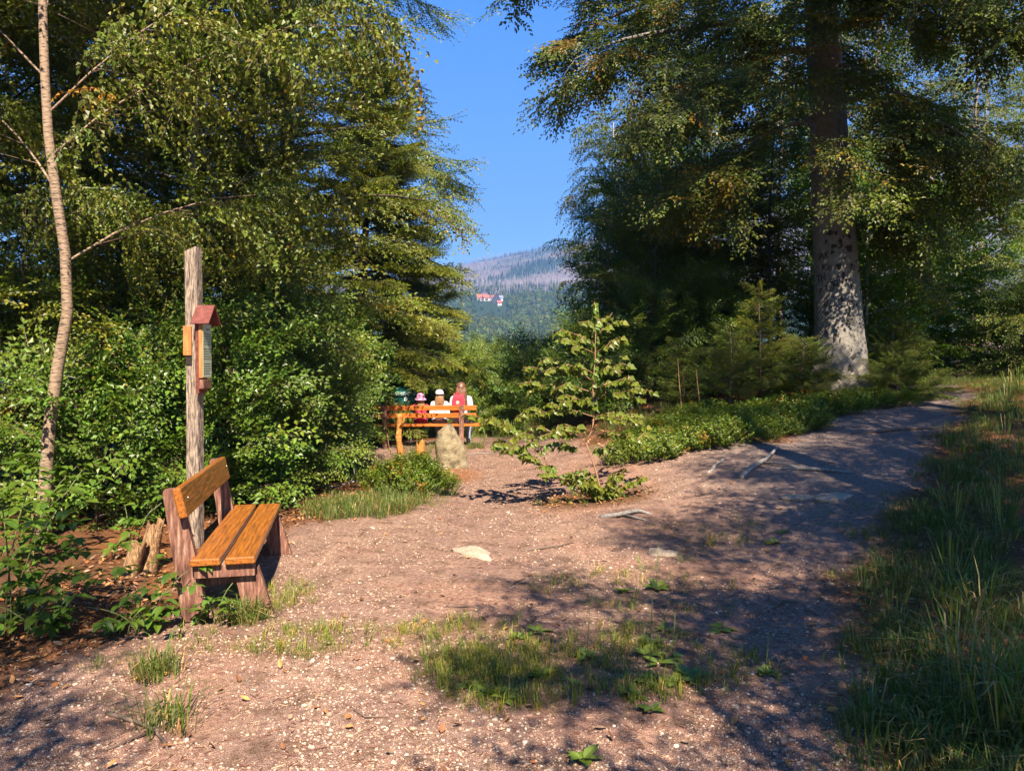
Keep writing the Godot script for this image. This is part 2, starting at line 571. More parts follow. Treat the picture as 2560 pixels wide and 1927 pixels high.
func build_ground() -> void:
	var xs := PackedFloat32Array()
	var x := -60.0
	while x < 60.0:
		xs.append(x)
		var o := maxf(maxf(-5.0 - x, x - 9.0), 0.0)
		x += 0.05 + 0.06 * o
	xs.append(60.0)
	var ds := PackedFloat32Array()
	var d := -25.0
	while d < 75.0:
		ds.append(d)
		d += 0.5 if d < 1.5 else (0.03 + 0.0035 * d if d < 20.0 else 0.1 + 0.06 * (d - 20.0))
	var nx := xs.size()
	var nd := ds.size()
	var v := PackedVector3Array()
	var n := PackedVector3Array()
	var c := PackedColorArray()
	v.resize(nx * nd)
	n.resize(nx * nd)
	c.resize(nx * nd)
	for j in nd:
		for i in nx:
			v[j * nx + i] = Vector3(xs[i], height(xs[i], ds[j]), -ds[j])
			c[j * nx + i] = ground_colour(xs[i], ds[j])
	for j in nd:
		for i in nx:
			var l := v[j * nx + maxi(i - 1, 0)]
			var r := v[j * nx + mini(i + 1, nx - 1)]
			var near := v[maxi(j - 1, 0) * nx + i]
			var far := v[mini(j + 1, nd - 1) * nx + i]
			n[j * nx + i] = (r - l).cross(far - near).normalized()
	var path := PackedInt32Array()
	var rest := PackedInt32Array()
	for j in nd - 1:
		for i in nx - 1:
			var a := j * nx + i
			var in_path := ds[j] > -2.0 and ds[j] < 26.0 and xs[i] > -4.0 and xs[i] < 18.0 and floor_share(xs[i], ds[j]) < 0.5
			for k in [a, a + nx, a + 1, a + 1, a + nx, a + nx + 1]:
				if in_path:
					path.append(k)
				else:
					rest.append(k)
	var o := piece("ground", sheet(v, n, c, rest), M.ground, self)
	o.set_meta("kind", "structure")
	o = piece("footpath", sheet(v, n, c, path), M.ground, self)
	o.set_meta("kind", "structure")


func sheet(v: PackedVector3Array, n: PackedVector3Array, c: PackedColorArray, ids: PackedInt32Array) -> ArrayMesh:
	var used := PackedInt32Array()
	used.resize(v.size())
	used.fill(-1)
	var v2 := PackedVector3Array()
	var n2 := PackedVector3Array()
	var c2 := PackedColorArray()
	var ids2 := PackedInt32Array()
	for k in ids:
		if used[k] < 0:
			used[k] = v2.size()
			v2.append(v[k])
			n2.append(n[k])
			c2.append(c[k])
		ids2.append(used[k])
	var a := []
	a.resize(Mesh.ARRAY_MAX)
	a[Mesh.ARRAY_VERTEX] = v2
	a[Mesh.ARRAY_NORMAL] = n2
	a[Mesh.ARRAY_COLOR] = c2
	a[Mesh.ARRAY_INDEX] = ids2
	var m := ArrayMesh.new()
	m.add_surface_from_arrays(Mesh.PRIMITIVE_TRIANGLES, a)
	return m


# ---------------------------------------------------------------- beyond the clearing

func far_height(x: float, d: float) -> float:
	var k := [[50.0, -9.0], [90.0, -14.0], [160.0, -14.0], [300.0, -2.0], [700.0, 42.0], [1000.0, 97.0], [1400.0, 160.0], [2000.0, 282.0], [2600.0, 408.0], [2900.0, 418.0], [3600.0, 380.0]]
	var h := along(k, d)
	# the ridge climbs to the right
	h += ramp(900.0, 2600.0, d) * 0.20 * x
	h += ramp(1000.0, 1700.0, d) * (16.0 * patch.get_noise_2d(x * 0.006, d * 0.006) + 5.0 * patch.get_noise_2d(x * 0.03, d * 0.03))
	return h


# share of living wood on the far slope: slanting strips and the lower slopes
func green_share(x: float, d: float) -> float:
	var n := patch.get_noise_2d(x * 0.012, d * 0.012)
	var s := d - 0.9 * x
	var g := 1.0 - ramp(1060.0, 1330.0, d + 200.0 * n)
	for band in [[1690.0, 90.0, -120.0, 700.0], [2030.0, 60.0, 20.0, 700.0], [2260.0, 55.0, -160.0, 250.0], [2440.0, 40.0, -30.0, 700.0]]:
		if x > band[2] and x < band[3]:
			g = maxf(g, 1.0 - ramp(band[1] * 0.6, band[1], absf(s - band[0] + 60.0 * n)))
	g = maxf(g, ramp(2560.0, 2600.0, d) * 0.8)
	return clampf(g, 0.0, 1.0)


func build_far_land() -> void:
	var xs := PackedFloat32Array()
	for i in 121:
		xs.append(-1.0 + 2.0 * i / 120.0)
	var ds := PackedFloat32Array()
	var d := 48.0
	while d < 3600.0:
		ds.append(d)
		d *= 1.03
	var v := PackedVector3Array()
	var n := PackedVector3Array()
	var c := PackedColorArray()
	var ids := PackedInt32Array()
	var nx := xs.size()
	for j in ds.size():
		for i in nx:
			var x := xs[i] * ds[j] * 1.1
			v.append(Vector3(x, far_height(x, ds[j]), -ds[j]))
			var g := green_share(x, ds[j])
			var m := patch.get_noise_2d(x * 0.05, ds[j] * 0.05)
			c.append(Color(0.20 + 0.06 * m, 0.155 + 0.05 * m, 0.135 + 0.04 * m).lerp(Color(0.04, 0.062, 0.028), g))
	for j in ds.size():
		for i in nx:
			var l := v[j * nx + maxi(i - 1, 0)]
			var r := v[j * nx + mini(i + 1, nx - 1)]
			n.append((r - l).cross(v[mini(j + 1, ds.size() - 1) * nx + i] - v[maxi(j - 1, 0) * nx + i]).normalized())
	for j in ds.size() - 1:
		for i in nx - 1:
			var a := j * nx + i
			ids.append_array(PackedInt32Array([a, a + nx, a + 1, a + 1, a + nx, a + nx + 1]))
	var o := piece("hills", sheet(v, n, c, ids), M.land, self)
	o.set_meta("kind", "structure")
	# wood on the slopes: living spruces and broad crowns below, bare grey stems above
	var r := RandomNumberGenerator.new()
	r.seed = 401
	var spruce := far_spruce(r)
	var crown := far_crown(r)
	var snag := far_snag(r)
	var at := [[], [], []]
	var tint := [[], [], []]
	for k in 30000:
		var dd := 170.0 * pow(2640.0 / 170.0, pow(r.randf(), 0.72))
		var xx := dd * r.randf_range(-0.26, 0.30)
		var g := green_share(xx, dd)
		var kind := 0
		if r.randf() > g:
			if dd < 1040.0:
				continue
			kind = 2
		elif dd < 1250.0 and r.randf() < 0.78:
			kind = 1
		if in_village(xx, dd):
			continue
		var size := r.randf_range(9.0, 15.0)
		if kind == 2:
			size = r.randf_range(10.0, 20.0)
		elif kind == 1:
			size = r.randf_range(7.0, 12.0)
		if xx > -0.056 * dd and xx < -0.003 * dd and dd > 680.0 and dd < 1070.0:
			size *= 0.55
		var b := Basis(Vector3.UP, r.randf() * TAU).scaled(Vector3(size, size * r.randf_range(0.85, 1.25), size))
		at[kind].append(Transform3D(b, Vector3(xx, far_height(xx, dd) - 0.3, -dd)))
		var l := r.randf_range(0.65, 1.4)
		if kind == 1:
			tint[kind].append(Color(l * r.randf_range(0.85, 1.35), l, l * 0.9))
		else:
			tint[kind].append(Color(l, l, l))
	var w := copies("spruce_woods", spruce, M.painted, self, at[0], tint[0])
	w.set_meta("label", "dark spruce woods in strips across the far hillside")
	w.set_meta("category", "woods")
	w = copies("broadleaf_woods", crown, M.painted, self, at[1], tint[1])
	w.set_meta("label", "hazy green broadleaf woods around the far village")
	w.set_meta("category", "woods")
	w = copies("dead_spruce_woods", snag, M.painted, self, at[2], tint[2])
	w.set_meta("label", "grey dead spruce stems covering the upper far hillside")
	w.set_meta("category", "woods")


func far_spruce(r: RandomNumberGenerator) -> ArrayMesh:
	var st := begin(-1)
	for tier in 4:
		var y0 := 0.08 + 0.2 * tier
		var y1 := y0 + 0.38
		var rad := 0.17 * (1.0 - 0.22 * tier)
		var ring := PackedVector3Array()
		for k in 9:
			var a := TAU * k / 9.0
			var q := rad * r.randf_range(0.6, 1.25)
			ring.append(Vector3(cos(a) * q, y0 + r.randf_range(-0.04, 0.04), sin(a) * q))
		for k in 9:
			var l := r.randf_range(0.7, 1.3)
			st.set_color(Color(0.028 * l, 0.046 * l, 0.022 * l))
			tri(st, ring[k], Vector3(0, minf(y1, 1.02), 0), ring[(k + 1) % 9])
	return done(st)


func far_crown(r: RandomNumberGenerator) -> ArrayMesh:
	var st := begin(-1)
	for k in 460:
		var v := Vector3(r.randfn(), r.randfn(), r.randfn()).normalized()
		var lump := 1.0 + 0.5 * rough.get_noise_3d(v.x * 90.0, v.y * 90.0, v.z * 90.0)
		var p := Vector3(v.x * 0.34, 0.56 + v.y * 0.42, v.z * 0.34) * Vector3(lump, 1, lump)
		var u := v.cross(Vector3(r.randfn(), r.randfn(), r.randfn())).normalized()
		var w := (v.cross(u) + v * r.randf_range(-0.5, 0.5)).normalized()
		var l := r.randf_range(0.65, 1.4)
		st.set_color(Color(0.068 * l, 0.10 * l, 0.028 * l))
		var q := r.randf_range(0.035, 0.065)
		tri(st, p - u * q, p + u * q, p + w * q * 1.6)
	return done(st)


func far_snag(r: RandomNumberGenerator) -> ArrayMesh:
	var st := begin(-1)
	st.set_color(Color(0.26, 0.22, 0.205))
	add_tube(st, [Vector3.ZERO, Vector3(0.01, 1.0, 0)], [0.028, 0.008], 3)
	for k in 9:
		var y := r.randf_range(0.35, 0.95)
		var a := r.randf() * TAU
		var q := 0.16 * (1.1 - y)
		tri(st, Vector3(0, y, 0), Vector3(cos(a) * q, y - 0.02, sin(a) * q), Vector3(0, y + 0.03, 0))
	return done(st)


const HOUSES := [
	# x, d, width, depth, wall height, roof height, turn, kind (0 red, 1 dark, 2 grey-blue), label
	[-42.0, 1040.0, 15.0, 9.0, 8.0, 5.0, 0.15, 0, "long white hotel under a red tiled roof at the top of the far village"],
	[-40.5, 1015.0, 8.5, 8.0, 3.0, 5.5, 0.9, 0, "squat house with a large red roof below the long white hotel"],
	[-29.5, 1010.0, 9.0, 8.0, 5.0, 4.5, 1.35, 0, "white gabled house with red roof between hotel and grey house"],
	[-35.0, 990.0, 7.5, 7.0, 5.0, 3.5, 0.3, 0, "white house with dull red roof in front of the gabled house of the far village"],
	[-17.5, 1000.0, 10.0, 8.0, 5.0, 3.5, 0.1, 2, "pale house with slate-grey roof at the edge of the far village"],
	[-25.5, 985.0, 6.5, 6.0, 4.5, 3.0, 0.6, 0, "cream house with red roof on the lower row of the far village"],
	[-21.0, 978.0, 6.0, 6.0, 4.5, 3.0, 1.1, 0, "small white house with orange-red roof above the dark gable"],
	[-19.5, 930.0, 11.0, 11.0, 3.0, 9.0, 1.57, 1, "house with a tall black slated gable below the far village"],
	[-15.5, 905.0, 5.0, 5.0, 3.0, 2.5, 0.2, 0, "small cream cottage beside the tall black gable"],
	[-31.0, 760.0, 10.0, 6.0, 2.2, 2.8, 0.1, 0, "low house with a long orange-red roof among valley trees"],
]


func in_village(x: float, d: float) -> bool:
	# gardens and lanes between the houses
	if x > -0.052 * d and x < -0.007 * d and d > 800.0 and d < 1060.0:
		for h in HOUSES:
			if Vector2(x - h[0], d - h[1]).length() < h[2] * 0.8:
				return true
		return patch.get_noise_2d(x * 0.6, d * 0.6) < 0.1 + 0.3 * ramp(860.0, 900.0, d)
	for h in HOUSES:
		# keep the houses and the lawns in front of them clear of trees
		if absf(x - h[0] * d / h[1]) < h[2] * 0.6 and d > h[1] - 150.0 and d < h[1] + 14.0:
			return true
	return false


func build_village() -> void:
	var walls := [plain(Color(0.72, 0.68, 0.62), 0.9), plain(Color(0.66, 0.56, 0.45), 0.9)]
	var roofs := [plain(Color(0.52, 0.13, 0.075), 0.8), plain(Color(0.05, 0.05, 0.065), 0.6), plain(Color(0.24, 0.26, 0.30), 0.6)]
	var glass := plain(Color(0.05, 0.055, 0.07), 0.2)
	var brick := plain(Color(0.30, 0.14, 0.10), 0.9)
	for k in HOUSES.size():
		var h: Array = HOUSES[k]
		var at := Vector3(h[0], far_height(h[0], h[1]), -h[1])
		var o := thing("village_house", h[8], "house", at, h[6], "houses of the far village")
		var w: float = h[2]
		var dp: float = h[3]
		var wh: float = h[4]
		var rh: float = h[5]
		var st := begin(-1)
		# wall block with gable ends
		add_slab(st, [Vector2(-dp / 2, -3), Vector2(dp / 2, -3), Vector2(dp / 2, wh), Vector2(0, wh + rh * 0.94), Vector2(-dp / 2, wh)], w)
		piece("wall", done(st), walls[k % 2 if k != 7 else 1] if k != 7 else roofs[1], o, Transform3D(Basis(Vector3.UP, PI / 2), Vector3.ZERO))
		st = begin(-1)
		for s in [-1.0, 1.0]:
			var run := dp / 2 + 0.7
			var slope := atan2(rh, dp / 2)
			add_box(st, Vector3(w + 1.2, 0.35, run / cos(slope)), 0.03, Transform3D(Basis(Vector3.RIGHT, s * slope), Vector3(0, wh + rh - run * tan(slope) / 2 + 0.2, s * run / 2)))
		var roof := piece("roof", done(st), roofs[h[7]], o)
		piece("chimney", box_mesh(Vector3(0.9, 2.6, 0.9), 0.02), brick, roof, Transform3D(Basis(), Vector3(w * 0.22, wh + rh + 0.3, 0.6)))
		var rows := maxi(1, int(wh / 3.2))
		for row in rows:
			for s in int(w / 3.4):
				piece("window", box_mesh(Vector3(1.2, 1.5, 0.12), 0.01), glass, o, Transform3D(Basis(), Vector3(-w / 2 + 1.9 + 3.4 * s, 1.9 + 3.2 * row, dp / 2 + 0.05)))
		for s in 2:
			piece("window", box_mesh(Vector3(0.12, 1.5, 1.2), 0.01), glass, o, Transform3D(Basis(), Vector3(w / 2 + 0.05, 2.0, -1.6 + 3.2 * s)))


# ---------------------------------------------------------------- leaves and sprays

# one leaf, folded along its midrib; rich leaves have a fuller outline
func add_leaf(st: SurfaceTool, at: Vector3, dir: Vector3, up: Vector3, length: float, width: float, col: Color, rich := 0, fold := 0.25, curl := 0.15) -> void:
	var t := frame(dir, up, at)
	var x := t.basis.x * length
	var y := t.basis.y
	var z := t.basis.z * width
	st.set_smooth_group(-1)
	st.set_color(col)
	if rich == 0:
		var tip := at + x - y * curl * length
		var mid := at + x * 0.5 + y * 0.02
		var a := at + x * 0.42 + z * 0.5 + y * fold * width
		var b := at + x * 0.42 - z * 0.5 + y * fold * width
		tri(st, at, a, tip)
		tri(st, at, tip, b)
		return
	var outline := [[0.0, 0.0], [0.12, 0.30], [0.36, 0.5], [0.62, 0.41], [0.84, 0.2], [1.0, 0.0]]
	if rich == 2:
		# birch: broad near the stalk, long point
		outline = [[0.0, 0.0], [0.06, 0.30], [0.24, 0.5], [0.46, 0.36], [0.72, 0.14], [1.0, 0.0]]
	for s in [-1.0, 1.0]:
		for i in outline.size() - 1:
			var p0: float = outline[i][0]
			var p1: float = outline[i + 1][0]
			var w0: float = outline[i][1]
			var w1: float = outline[i + 1][1]
			var m0 := at + x * p0 - y * curl * length * p0 * p0
			var m1 := at + x * p1 - y * curl * length * p1 * p1
			var e0: Vector3 = m0 + z * w0 * s + y * fold * width * w0
			var e1: Vector3 = m1 + z * w1 * s + y * fold * width * w1
			if s > 0:
				if w0 > 0.0:
					tri(st, m0, e0, e1)
				tri(st, m0, e1, m1)
			else:
				if w0 > 0.0:
					tri(st, m0, e1, e0)
				tri(st, m0, m1, e1)


func vary(r: RandomNumberGenerator, c: Color, by := 0.25) -> Color:
	var l := 1.0 + r.randf_range(-by, by)
	return Color(c.r * l * r.randf_range(0.85, 1.2), c.g * l, c.b * l * r.randf_range(0.8, 1.2))


# flat, layered twig of a beech or hornbeam: leaves left and right in one plane
func beech_spray(seed_no: int, col: Color, length := 0.62, leaf := 0.072, rich := 0) -> ArrayMesh:
	var r := RandomNumberGenerator.new()
	r.seed = seed_no
	var st := begin(-1)
	var stems := [[Vector3.ZERO, Vector3(1, 0.05, 0), length]]
	for k in 5:
		var s := 1.0 if k % 2 == 0 else -1.0
		stems.append([Vector3(length * (0.14 + 0.15 * k), 0.01, 0), Vector3(0.75, r.randf_range(-0.12, 0.15), s * r.randf_range(0.7, 1.0)).normalized(), length * r.randf_range(0.36, 0.5)])
	for s in stems:
		var p: Vector3 = s[0]
		var dir: Vector3 = s[1]
		var l: float = s[2]
		st.set_color(Color(0.10, 0.065, 0.04))
		var end := p + dir * l - Vector3(0, 0.10 * l, 0)
		var z := dir.cross(Vector3.UP).normalized() * 0.003
		tri(st, p - z, p + z, end)
		tri(st, p - z, end, p + z + Vector3(0, 0.002, 0))
		var n := int(l / (leaf * 0.60))
		for k in n:
			var u := (k + 0.7) / n
			var side := 1.0 if k % 2 == 0 else -1.0
			var q := p.lerp(end, u)
			var ld := (dir * 0.7 + dir.cross(Vector3.UP) * side * r.randf_range(0.6, 1.0) + Vector3(0, r.randf_range(-0.35, 0.15), 0)).normalized()
			var up := Vector3(r.randf_range(-0.6, 0.6), 1, r.randf_range(-0.6, 0.6))
			var s2 := leaf * r.randf_range(0.72, 1.15) * (1.0 - 0.25 * u)
			add_leaf(st, q, ld, up, s2, s2 * 0.64, vary(r, col), rich)
		add_leaf(st, end, dir, Vector3(0, 1, 0.2), leaf * 0.8, leaf * 0.5, vary(r, col), rich)
	return done(st)


# hanging twig of a birch: small pointed leaves on thin strings
func birch_spray(seed_no: int, col: Color, length := 0.7, leaf := 0.05, rich := 0) -> ArrayMesh:
	var r := RandomNumberGenerator.new()
	r.seed = seed_no
	var st := begin(-1)
	for k in 5:
		var p := Vector3(0.05 * k, 0, r.randf_range(-0.06, 0.06))
		var dir := Vector3(r.randf_range(0.5, 1.0), r.randf_range(-0.3, 0.1), r.randf_range(-0.6, 0.6)).normalized()
		var l := length * r.randf_range(0.55, 1.0)
		var n := int(l / 0.042)
		for i in n:
			var q := p + dir * l / n
			st.set_color(Color(0.11, 0.06, 0.04))
			var z := Vector3(-dir.z, 0, dir.x).normalized() * 0.0022
			tri(st, p - z, p + z, q)
			dir = (dir + Vector3(0, -0.10, 0)).normalized()
			p = q
			var ld := Vector3(r.randfn() * 0.6, r.randf_range(-1.0, -0.1), r.randfn() * 0.6).normalized()
			var up := Vector3(r.randfn(), r.randf_range(0.2, 1.0), r.randfn()).normalized()
			var s := leaf * r.randf_range(0.7, 1.15)
			add_leaf(st, q, ld, up, s, s * 0.8, vary(r, col), rich)
	return done(st)


# branch end of a spruce: side twigs like a feather, each a brush of needles, tips hanging
func spruce_spray(seed_no: int, col: Color, length := 0.62, needle := 0.026) -> ArrayMesh:
	var r := RandomNumberGenerator.new()
	r.seed = seed_no
	var st := begin(-1)
	var stems := [[Vector3.ZERO, Vector3(1, 0, 0), length]]
	for k in 7:
		for s in [-1.0, 1.0]:
			var u := 0.06 + 0.125 * k
			stems.append([Vector3(length * u, -0.02 * u, 0), Vector3(0.85, r.randf_range(-0.55, -0.1), s * r.randf_range(0.75, 1.05)).normalized(), length * (0.42 - 0.034 * k) * r.randf_range(0.75, 1.1)])
	for s in stems:
		var p: Vector3 = s[0]
		var dir: Vector3 = s[1]
		var l: float = s[2]
		var end := p + dir * l - Vector3(0, 0.12 * l, 0)
		var z := dir.cross(Vector3.UP).normalized()
		st.set_color(Color(0.13, 0.075, 0.04))
		tri(st, p - z * 0.004, p + z * 0.004, end)
		var n := int(l / 0.019)
		for k in n:
			var q := p.lerp(end, (k + 0.5) / n)
			for j in 3:
				var a := (j - 1) * 1.05 + r.randf_range(-0.4, 0.4)
				var out := (z * sin(a) * 1.0 + Vector3.UP * (cos(a) * 0.75 - 0.1) + dir * 0.85).normalized()
				if j == 1 and k % 2 == 0:
					out = (dir * 0.8 + Vector3(0, 0.8, 0)).normalized()
				var w := out.cross(Vector3(r.randfn(), r.randfn(), r.randfn())).normalized() * 0.0075
				# young tips are paler
				var young := 0.75 + 0.7 * float(k) / n
				st.set_color(Color(col.r * young * r.randf_range(0.8, 1.25), col.g * young, col.b * r.randf_range(0.8, 1.2)))
				tri(st, q - w, q + w, q + out * needle)
	return done(st)


# upright sprig of bilberry or other low shrub
func sprig(seed_no: int, col: Color, high := 0.28, leaf := 0.026, n_stems := 5) -> ArrayMesh:
	var r := RandomNumberGenerator.new()
	r.seed = seed_no
	var st := begin(-1)
	for k in n_stems:
		var p := Vector3(r.randf_range(-0.04, 0.04), 0, r.randf_range(-0.04, 0.04))
		var dir := Vector3(r.randf_range(-0.6, 0.6), 1, r.randf_range(-0.6, 0.6)).normalized()
		var n := int(high / (leaf * 0.62))
		for i in n:
			var q := p + dir * high / n
			st.set_color(Color(0.07, 0.09, 0.03))
			var z := Vector3(dir.y, -dir.x, 0).normalized() * 0.002
			tri(st, p - z, p + z, q)
			dir = (dir + Vector3(r.randf_range(-0.12, 0.12), 0, r.randf_range(-0.12, 0.12))).normalized()
			p = q
			if i > n * 0.25:
				for s in 2:
					var a := r.randf() * TAU
					var ld := Vector3(cos(a), r.randf_range(0.1, 0.8), sin(a)).normalized()
					add_leaf(st, q, ld, Vector3(r.randfn() * 0.3, 1, r.randfn() * 0.3), leaf * r.randf_range(0.75, 1.2), leaf * 0.62, vary(r, col, 0.3))
	return done(st)


func blade_tuft(seed_no: int, col: Color, dry: Color, n := 16, high := 0.16, spread := 0.05, wide := 0.0035) -> ArrayMesh:
	var r := RandomNumberGenerator.new()
	r.seed = seed_no
	var st := begin(-1)
	for k in n:
		var a := r.randf() * TAU
		var out := Vector3(cos(a), 0, sin(a))
		var p := out * spread * r.randf()
		var z := Vector3(-out.z, 0, out.x) * wide * r.randf_range(0.7, 1.3)
		var l := high * r.randf_range(0.4, 1.25)
		var lean := r.randf_range(0.2, 1.3)
		var m := p + Vector3(0, l * 0.55, 0) + out * l * 0.22 * lean
		var e := m + Vector3(0, l * (0.42 - 0.4 * lean), 0) + out * l * 0.5 * lean
		st.set_color(vary(r, col if r.randf() < 0.75 else dry, 0.3))
		tri(st, p - z, p + z, m + z)
		tri(st, p - z, m + z, m - z)
		tri(st, m - z, m + z, e)
	return done(st)


# ---------------------------------------------------------------- trees

# c: base, h, r, bend (Array of [height share, offset]), y0 crown start share, limbs, reach, profile, rise0, rise1, droop, spray, space, size, tint, vary, gold, leaf, bark, seed, sides
func grow(o: Node3D, c: Dictionary) -> void:
	var r := RandomNumberGenerator.new()
	r.seed = c.seed
	var h: float = c.h
	var bend: Array = c.get("bend", [])
	var stem := []
	var radii := []
	var steps: int = c.get("steps", 9)
	var flare: float = c.get("flare", 0.35)
	for i in steps + 1:
		var u := float(i) / steps
		var off := Vector3.ZERO
		if bend.size():
			for b in bend.size() - 1:
				if u >= bend[b][0] and u <= bend[b + 1][0]:
					var t: float = (u - bend[b][0]) / (bend[b + 1][0] - bend[b][0])
					off = bend[b][1].lerp(bend[b + 1][1], t)
		else:
			off = Vector3(rough.get_noise_2d(u * 90.0, c.seed * 31.0), 0, rough.get_noise_2d(u * 90.0, c.seed * 31.0 + 500.0)) * 0.035 * h * u
		stem.append(off + Vector3(0, u * h - 0.05, 0))
		radii.append(c.r * (1.0 - 0.9 * pow(u, 0.85)) * (1.0 + flare * exp(-u * h * 2.2 / maxf(c.r * 4.0, 0.3))) + 0.004)
	var st := begin(0)
	add_tube(st, stem, radii, c.get("sides", 9), c.get("wobble", 0.10))
	var sprays := []
	var tints := []
	var base_tint: Color = c.get("tint", Color.WHITE)
	var y0: float = c.y0
	var n: int = c.limbs
	for k in n:
		var u := (k + r.randf_range(0.1, 0.9)) / n
		var hs := lerpf(y0, 0.985, pow(u, c.get("crowd", 1.0)))
		var along_stem := hs * steps
		var i := mini(int(along_stem), steps - 1)
		var p: Vector3 = stem[i].lerp(stem[i + 1], along_stem - i)
		var rad: float = lerpf(radii[i], radii[i + 1], along_stem - i)
		var az := k * 2.39996 + r.randf_range(-0.5, 0.5)
		if c.has("lean_to"):
			# more of the crown on the open side
			if r.randf() < c.get("lean_share", 0.4):
				az = c.lean_to + r.randfn() * 0.7
		var prof := 1.0
		match c.get("profile", "dome"):
			"dome": prof = sqrt(maxf(0.06, 1.0 - pow(absf(u - 0.32) / 0.72, 2.2)))
			"cone": prof = 1.0 - 0.93 * pow(u, 0.9)
			"column": prof = 0.8 + 0.2 * sin(u * PI) - 0.5 * ramp(0.75, 1.0, u)
			"top": prof = 0.55 + 0.45 * sin(u * PI * 0.9)
		var l: float = c.reach * prof * r.randf_range(0.72, 1.12)
		var rise := lerpf(c.rise0, c.rise1, u) + r.randf_range(-0.14, 0.14)
		var dir := Vector3(cos(az) * cos(rise), sin(rise), -sin(az) * cos(rise))
		limb(st, r, p, dir, l, minf(rad * 0.55, 0.02 + 0.012 * l) * c.get("limb_share", 1.0), c, sprays, tints, base_tint)
	if c.has("extra"):
		for e in c.extra:
			limb(st, r, e[0], e[1], e[2], e[3], c, sprays, tints, base_tint)
	piece("trunk", done(st), c.bark, o)
	copies("crown", c.spray, c.get("leaf", M.leaf), o, sprays, tints)


func limb(st: SurfaceTool, r: RandomNumberGenerator, p: Vector3, dir: Vector3, l: float, rad: float, c: Dictionary, sprays: Array, tints: Array, base_tint: Color) -> void:
	var pts := [p - dir * rad]
	var droop: float = c.droop
	var d := dir
	var seg := 5
	for i in seg:
		d = (d + Vector3(r.randf_range(-0.10, 0.10), -droop * l * 0.05 * (1.0 + i * 0.4) + r.randf_range(-0.05, 0.05), r.randf_range(-0.10, 0.10))).normalized()
		pts.append(pts[-1] + d * l / seg)
	var rr := []
	for i in seg + 1:
		rr.append(maxf(rad * (1.0 - 0.85 * i / seg), 0.004))
	add_tube(st, pts, rr, 5, 0.0, false)
	var space: float = c.space
	var from: float = c.get("bare", 0.2)
	var n := maxi(3, int(l * (1.0 - from) / space * c.get("thick", 2.2) * c.get("full", 2.3)))
	var size: Vector2 = c.size
	for k in n:
		var u := lerpf(from, 1.02, (k + r.randf()) / n)
		var a := minf(u, 0.999) * seg
		var i := int(a)
		var q: Vector3 = pts[i].lerp(pts[i + 1], a - i)
		var fwd: Vector3 = (pts[i + 1] - pts[i]).normalized()
		var side := fwd.cross(Vector3.UP)
		side = side.normalized() if side.length() > 0.01 else Vector3.RIGHT
		var s := 1.0 if k % 2 == 0 else -1.0
		# side twigs fan out from the limb, shorter towards the tip
		var reach: float = l * c.get("fan", 0.28) * (1.0 - 0.7 * u) * r.randf() * r.randf_range(0.5, 1.2)
		var tw: Vector3 = (fwd * 0.6 + side * s * r.randf_range(0.5, 1.1) + Vector3.UP * r.randf_range(-0.5, 0.35) * c.get("loose", 1.0)).normalized()
		q += tw * reach - Vector3.UP * droop * reach * 0.25
		if reach > 0.35:
			var b: Vector3 = pts[i].lerp(pts[i + 1], a - i)
			var z: Vector3 = tw.cross(Vector3.UP).normalized() * 0.006
			tri(st, b - z, b + z, q)
			tri(st, b - Vector3(0, 0.006, 0), b + Vector3(0, 0.006, 0), q)
		var xdir: Vector3 = (tw + fwd * 0.4 - Vector3.UP * droop * r.randf_range(0.2, 1.1) + Vector3(r.randf_range(-0.25, 0.25), r.randf_range(-0.2, 0.2), r.randf_range(-0.25, 0.25))).normalized()
		# sprays turn their faces outwards and to the open light
		var up := Vector3(r.randf_range(-0.6, 0.6), 0.85, r.randf_range(-0.6, 0.6)) + fwd * Vector3(0.35, 0, 0.35) + Vector3(0.08, 0, 0.55)
		sprays.append(frame(xdir, up, q, r.randf_range(size.x, size.y)))
		var t := vary(r, base_tint, c.get("vary", 0.22))
		if r.randf() < c.get("gold", 0.0):
			t = Color(t.r * 2.2, t.g * 1.15, t.b * 0.8)
		tints.append(t)


func tree(called: String, label: String, x: float, d: float, group: String, c: Dictionary, category := "tree", turn := 0.0) -> Node3D:
	var o := thing(called, label, category, on(x, d) if d < 60.0 else Vector3(x, far_height(x, d), -d), turn, group)
	grow(o, c)
	return o


